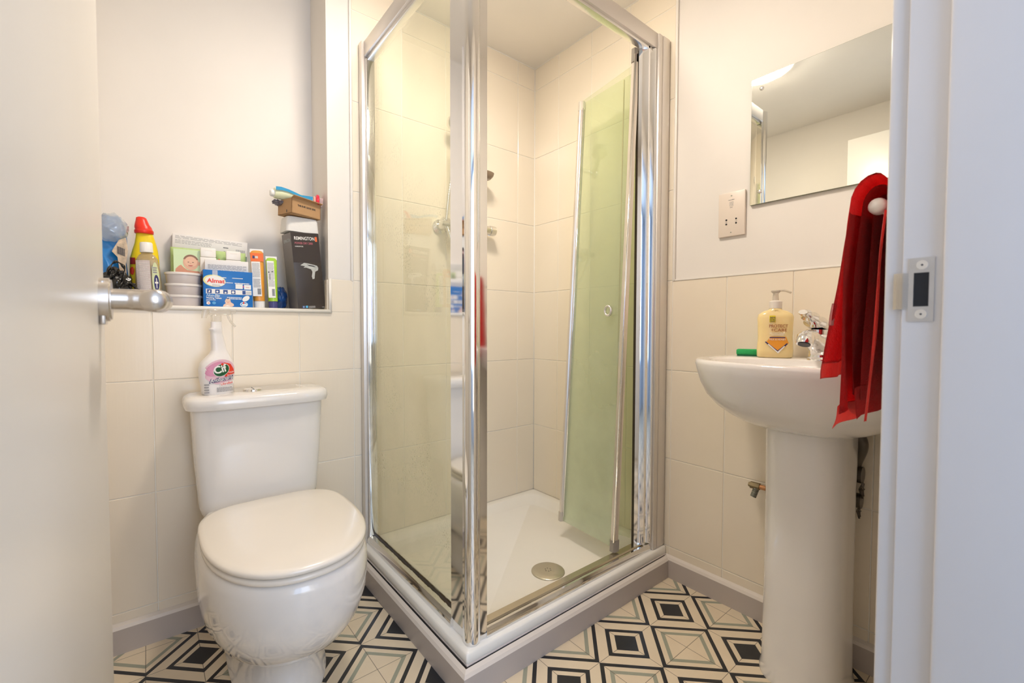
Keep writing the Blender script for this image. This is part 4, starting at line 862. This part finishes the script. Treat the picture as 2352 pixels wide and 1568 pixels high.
# stacked tubs
tubm = mat('translucent_tub', (.66, .60, .58), .3, sss=.2, var=(.04, 20)); rimm = mat('tub_rim', (.84, .80, .76), .3)
def tub(x, y, z, label):
    o = thing('plastic_tub', label, 'tub', x, y, z, group='stacked clear tubs beside the tablets box')
    bm = bmesh.new(); lathe(bm, [(.0415, 0), (.043, .002), (.0455, .027), (.0455, .028)], 40, sx=1, sy=.9); fin('tub', bm, tubm, o, auto=40)
    bm = bmesh.new(); lathe(bm, [(.0470, .0275), (.0480, .028), (.0480, .0335), (.0465, .0345), (.044, .0345), (.043, .033)], 40, sx=1, sy=.9); fin('lid', bm, rimm, o, auto=40); return o
for i, nm in enumerate(('bottom', 'middle', 'top')): tub(-1.4235, .056, LZ+i*.0345, 'greyish see-through plastic tub, %s of the stack of three' % nm)
# bottles
cbt = thing('clear_bottle', 'clear plastic bottle with a white cap in front of the yellow bottle', 'bottle', -1.506, .042, rz=R(-12), ry=R(-2))
cp = glass_mat('bottle_clear', (.88, .82, .66), .45, (.70, .62, .50), refl=1.2)
bm = bmesh.new(); loft(bm, [brow(0, z, a, a*.62, 2.6, 36) for z, a in ((0, .027), (.004, .030), (.06, .031), (.11, .0285), (.138, .0245), (.148, .019), (.153, .0135), (.157, .013))]); fin('bottle', bm, cp, cbt, auto=50)
bm = bmesh.new(); loft(bm, [brow(0, z, a, a*.6, 2.6, 30) for z, a in ((.003, .0255), (.06, .0265), (.125, .0235), (.136, .019))]); fin('liquid', bm, mat('pale_liquid', (.80, .72, .54), .2), cbt, auto=50)
bm = bmesh.new(); lathe(bm, [(.0155, .157), (.0158, .159), (.0150, .184), (.0135, .1865), (.001, .187)], 28); fin('cap', bm, white, cbt, auto=40)
def CB(o): return print_on(o, .0305, .0195)
CB(rects('label', [(-.024, .010, .030, .132)], -.0006, col('label_lilac', (.62, .54, .52)), cbt)); CB(lines('fine_print', -.022, .008, .035, .128, 16, -.001, MATS['white_print'], cbt, 41, .25))
CB(blob('side_label', ell(.021, .075, .008, .052, 0), -.001, col('label_green', (.62, .68, .40)), cbt)); CB(blob('emblem', ell(.0225, .066, .0055, .024, 0, 16), -.0014, navy, cbt)); CB(rects('emblem_mark', [(.019, .026, .064, .069), (.0218, .0234, .05, .08)], -.0018, wp, cbt))
CB(lines('emblem_words', .016, .025, .095, .115, 3, -.0014, greyink, cbt, 5, .6)); CB(rects('red_mark', [(.017, .024, .030, .036)], -.0014, col('red_soft', (.6, .12, .08)), cbt))
yb = thing('bleach_bottle', 'yellow bleach bottle with a red cap near the left of the ledge', 'bottle', -1.517, .110, rz=R(0))
bm = bmesh.new(); loft(bm, [brow(dx, z, a, a*.62, 2.4, 36) for z, a, dx in ((0, .034, 0), (.004, .0365, 0), (.10, .0365, 0), (.145, .035, .0), (.170, .031, .002), (.19, .0265, .003), (.21, .0225, .002), (.222, .0205, .001), (.226, .019, 0))]); fin('bottle', bm, mat('bleach_yellow', (.88, .66, .01), .3), yb, auto=60)
bm = bmesh.new(); loft(bm, [brow(dx, z, a, a*.95, 2.2, 30) for z, a, dx in ((.222, .022, 0), (.224, .0235, 0), (.232, .0235, 0), (.2335, .0215, 0), (.242, .021, -.002), (.250, .018, -.004), (.262, .0145, -.005), (.270, .0125, -.006), (.273, .008, -.006))]); fin('cap', bm, mat('cap_red', (.82, .03, .01), .35), yb, auto=50)
print_on(rects('label', [(-.034, -.022, .125, .145)], -.0006, col('dark_red_print', (.35, .01, .01)), yb), .0365, .0226); print_on(blob('label_mark', ell(-.030, .105, .005, .012, 0), -.0008, rd, yb), .0365, .0226)
# blue pack at far left with clear film on top
bp2 = thing('blue_pack', 'big glossy blue plastic pack at the far left of the ledge', 'plastic pack', -1.604, .110)
bm = bmesh.new(); nx, nz = 12, 20; gr = []
rg = []
for j in range(nz+1):
    t = j/nz; a = .047*(1-.12*t**3) if t < .8 else .047*(.94-1.6*(t-.8)**1.2); b = .045*(1-.5*t)
    rg.append([(a*spow(cos(2*pi*i/36), .75)+.003*sin(t*9+i*.7), b*spow(sin(2*pi*i/36), .8)+.004*sin(i*1.1+t*13)*(.3+t), .262*t) for i in range(36)])
loft(bm, rg); fin('wrapper', bm, mat('pack_blue_film', (.01, .20, .56), .22, coat=.4, var=(.35, 14)), bp2, smooth=True)
blob('picture', [(.018, .165), (.030, .190), (.046, .198), (.050, .16), (.044, .12), (.048, .04), (.028, .03), (.030, .10), (.026, .14), (.014, .155)], -.046, col('pack_beige', (.62, .48, .33), .4, var=(.6, 90)), bp2)
rects('barcode', [(.026+.0022*i, .026+.0022*i+.0012, .150-.001*i, .172-.001*i) for i in range(8)], -.047, ink, bp2)
cf = thing('clear_film_bag', 'crumpled clear plastic bag draped over the blue pack', 'plastic bag', -1.590, .085, LZ+.185)
fin('film', crumple(.040, .042, .085, 11, k=.3), glass_mat('clear_film', (.97, .97, .96), .5, (.93, .93, .90), refl=2.0), cf, auto=50)
bb = thing('black_bag', 'knotted shiny black plastic bag in front of the blue pack', 'plastic bag', -1.584, .032)
blk = mat('bin_bag_black', (.010, .009, .008), .22, coat=.3)
fin('bundle', crumple(.043, .031, .105, 17, k=.42), blk, bb, auto=40)
bm = bmesh.new(); tube(bm, spline([(-.02, -.015, .05), (-.012, -.02, .095), (.004, -.02, .120), (.022, -.02, .105), (.020, -.022, .07), (.008, -.02, .045)], 8), [.006+.003*sin(i*.9) for i in range(41)], 8, flat=.5)
tube(bm, spline([(-.04, -.01, .03), (-.02, -.024, .06), (0, -.026, .08), (.01, -.02, .10)], 8), [.007+.003*sin(i*1.3) for i in range(25)], 8, flat=.4)
tube(bm, spline([(.01, -.01, .03), (.03, -.02, .06), (.045, -.015, .05), (.055, -.01, .02)], 8), [.007+.003*sin(i*1.1) for i in range(25)], 8, flat=.4); fin('tied_handles', bm, blk, bb, smooth=True)
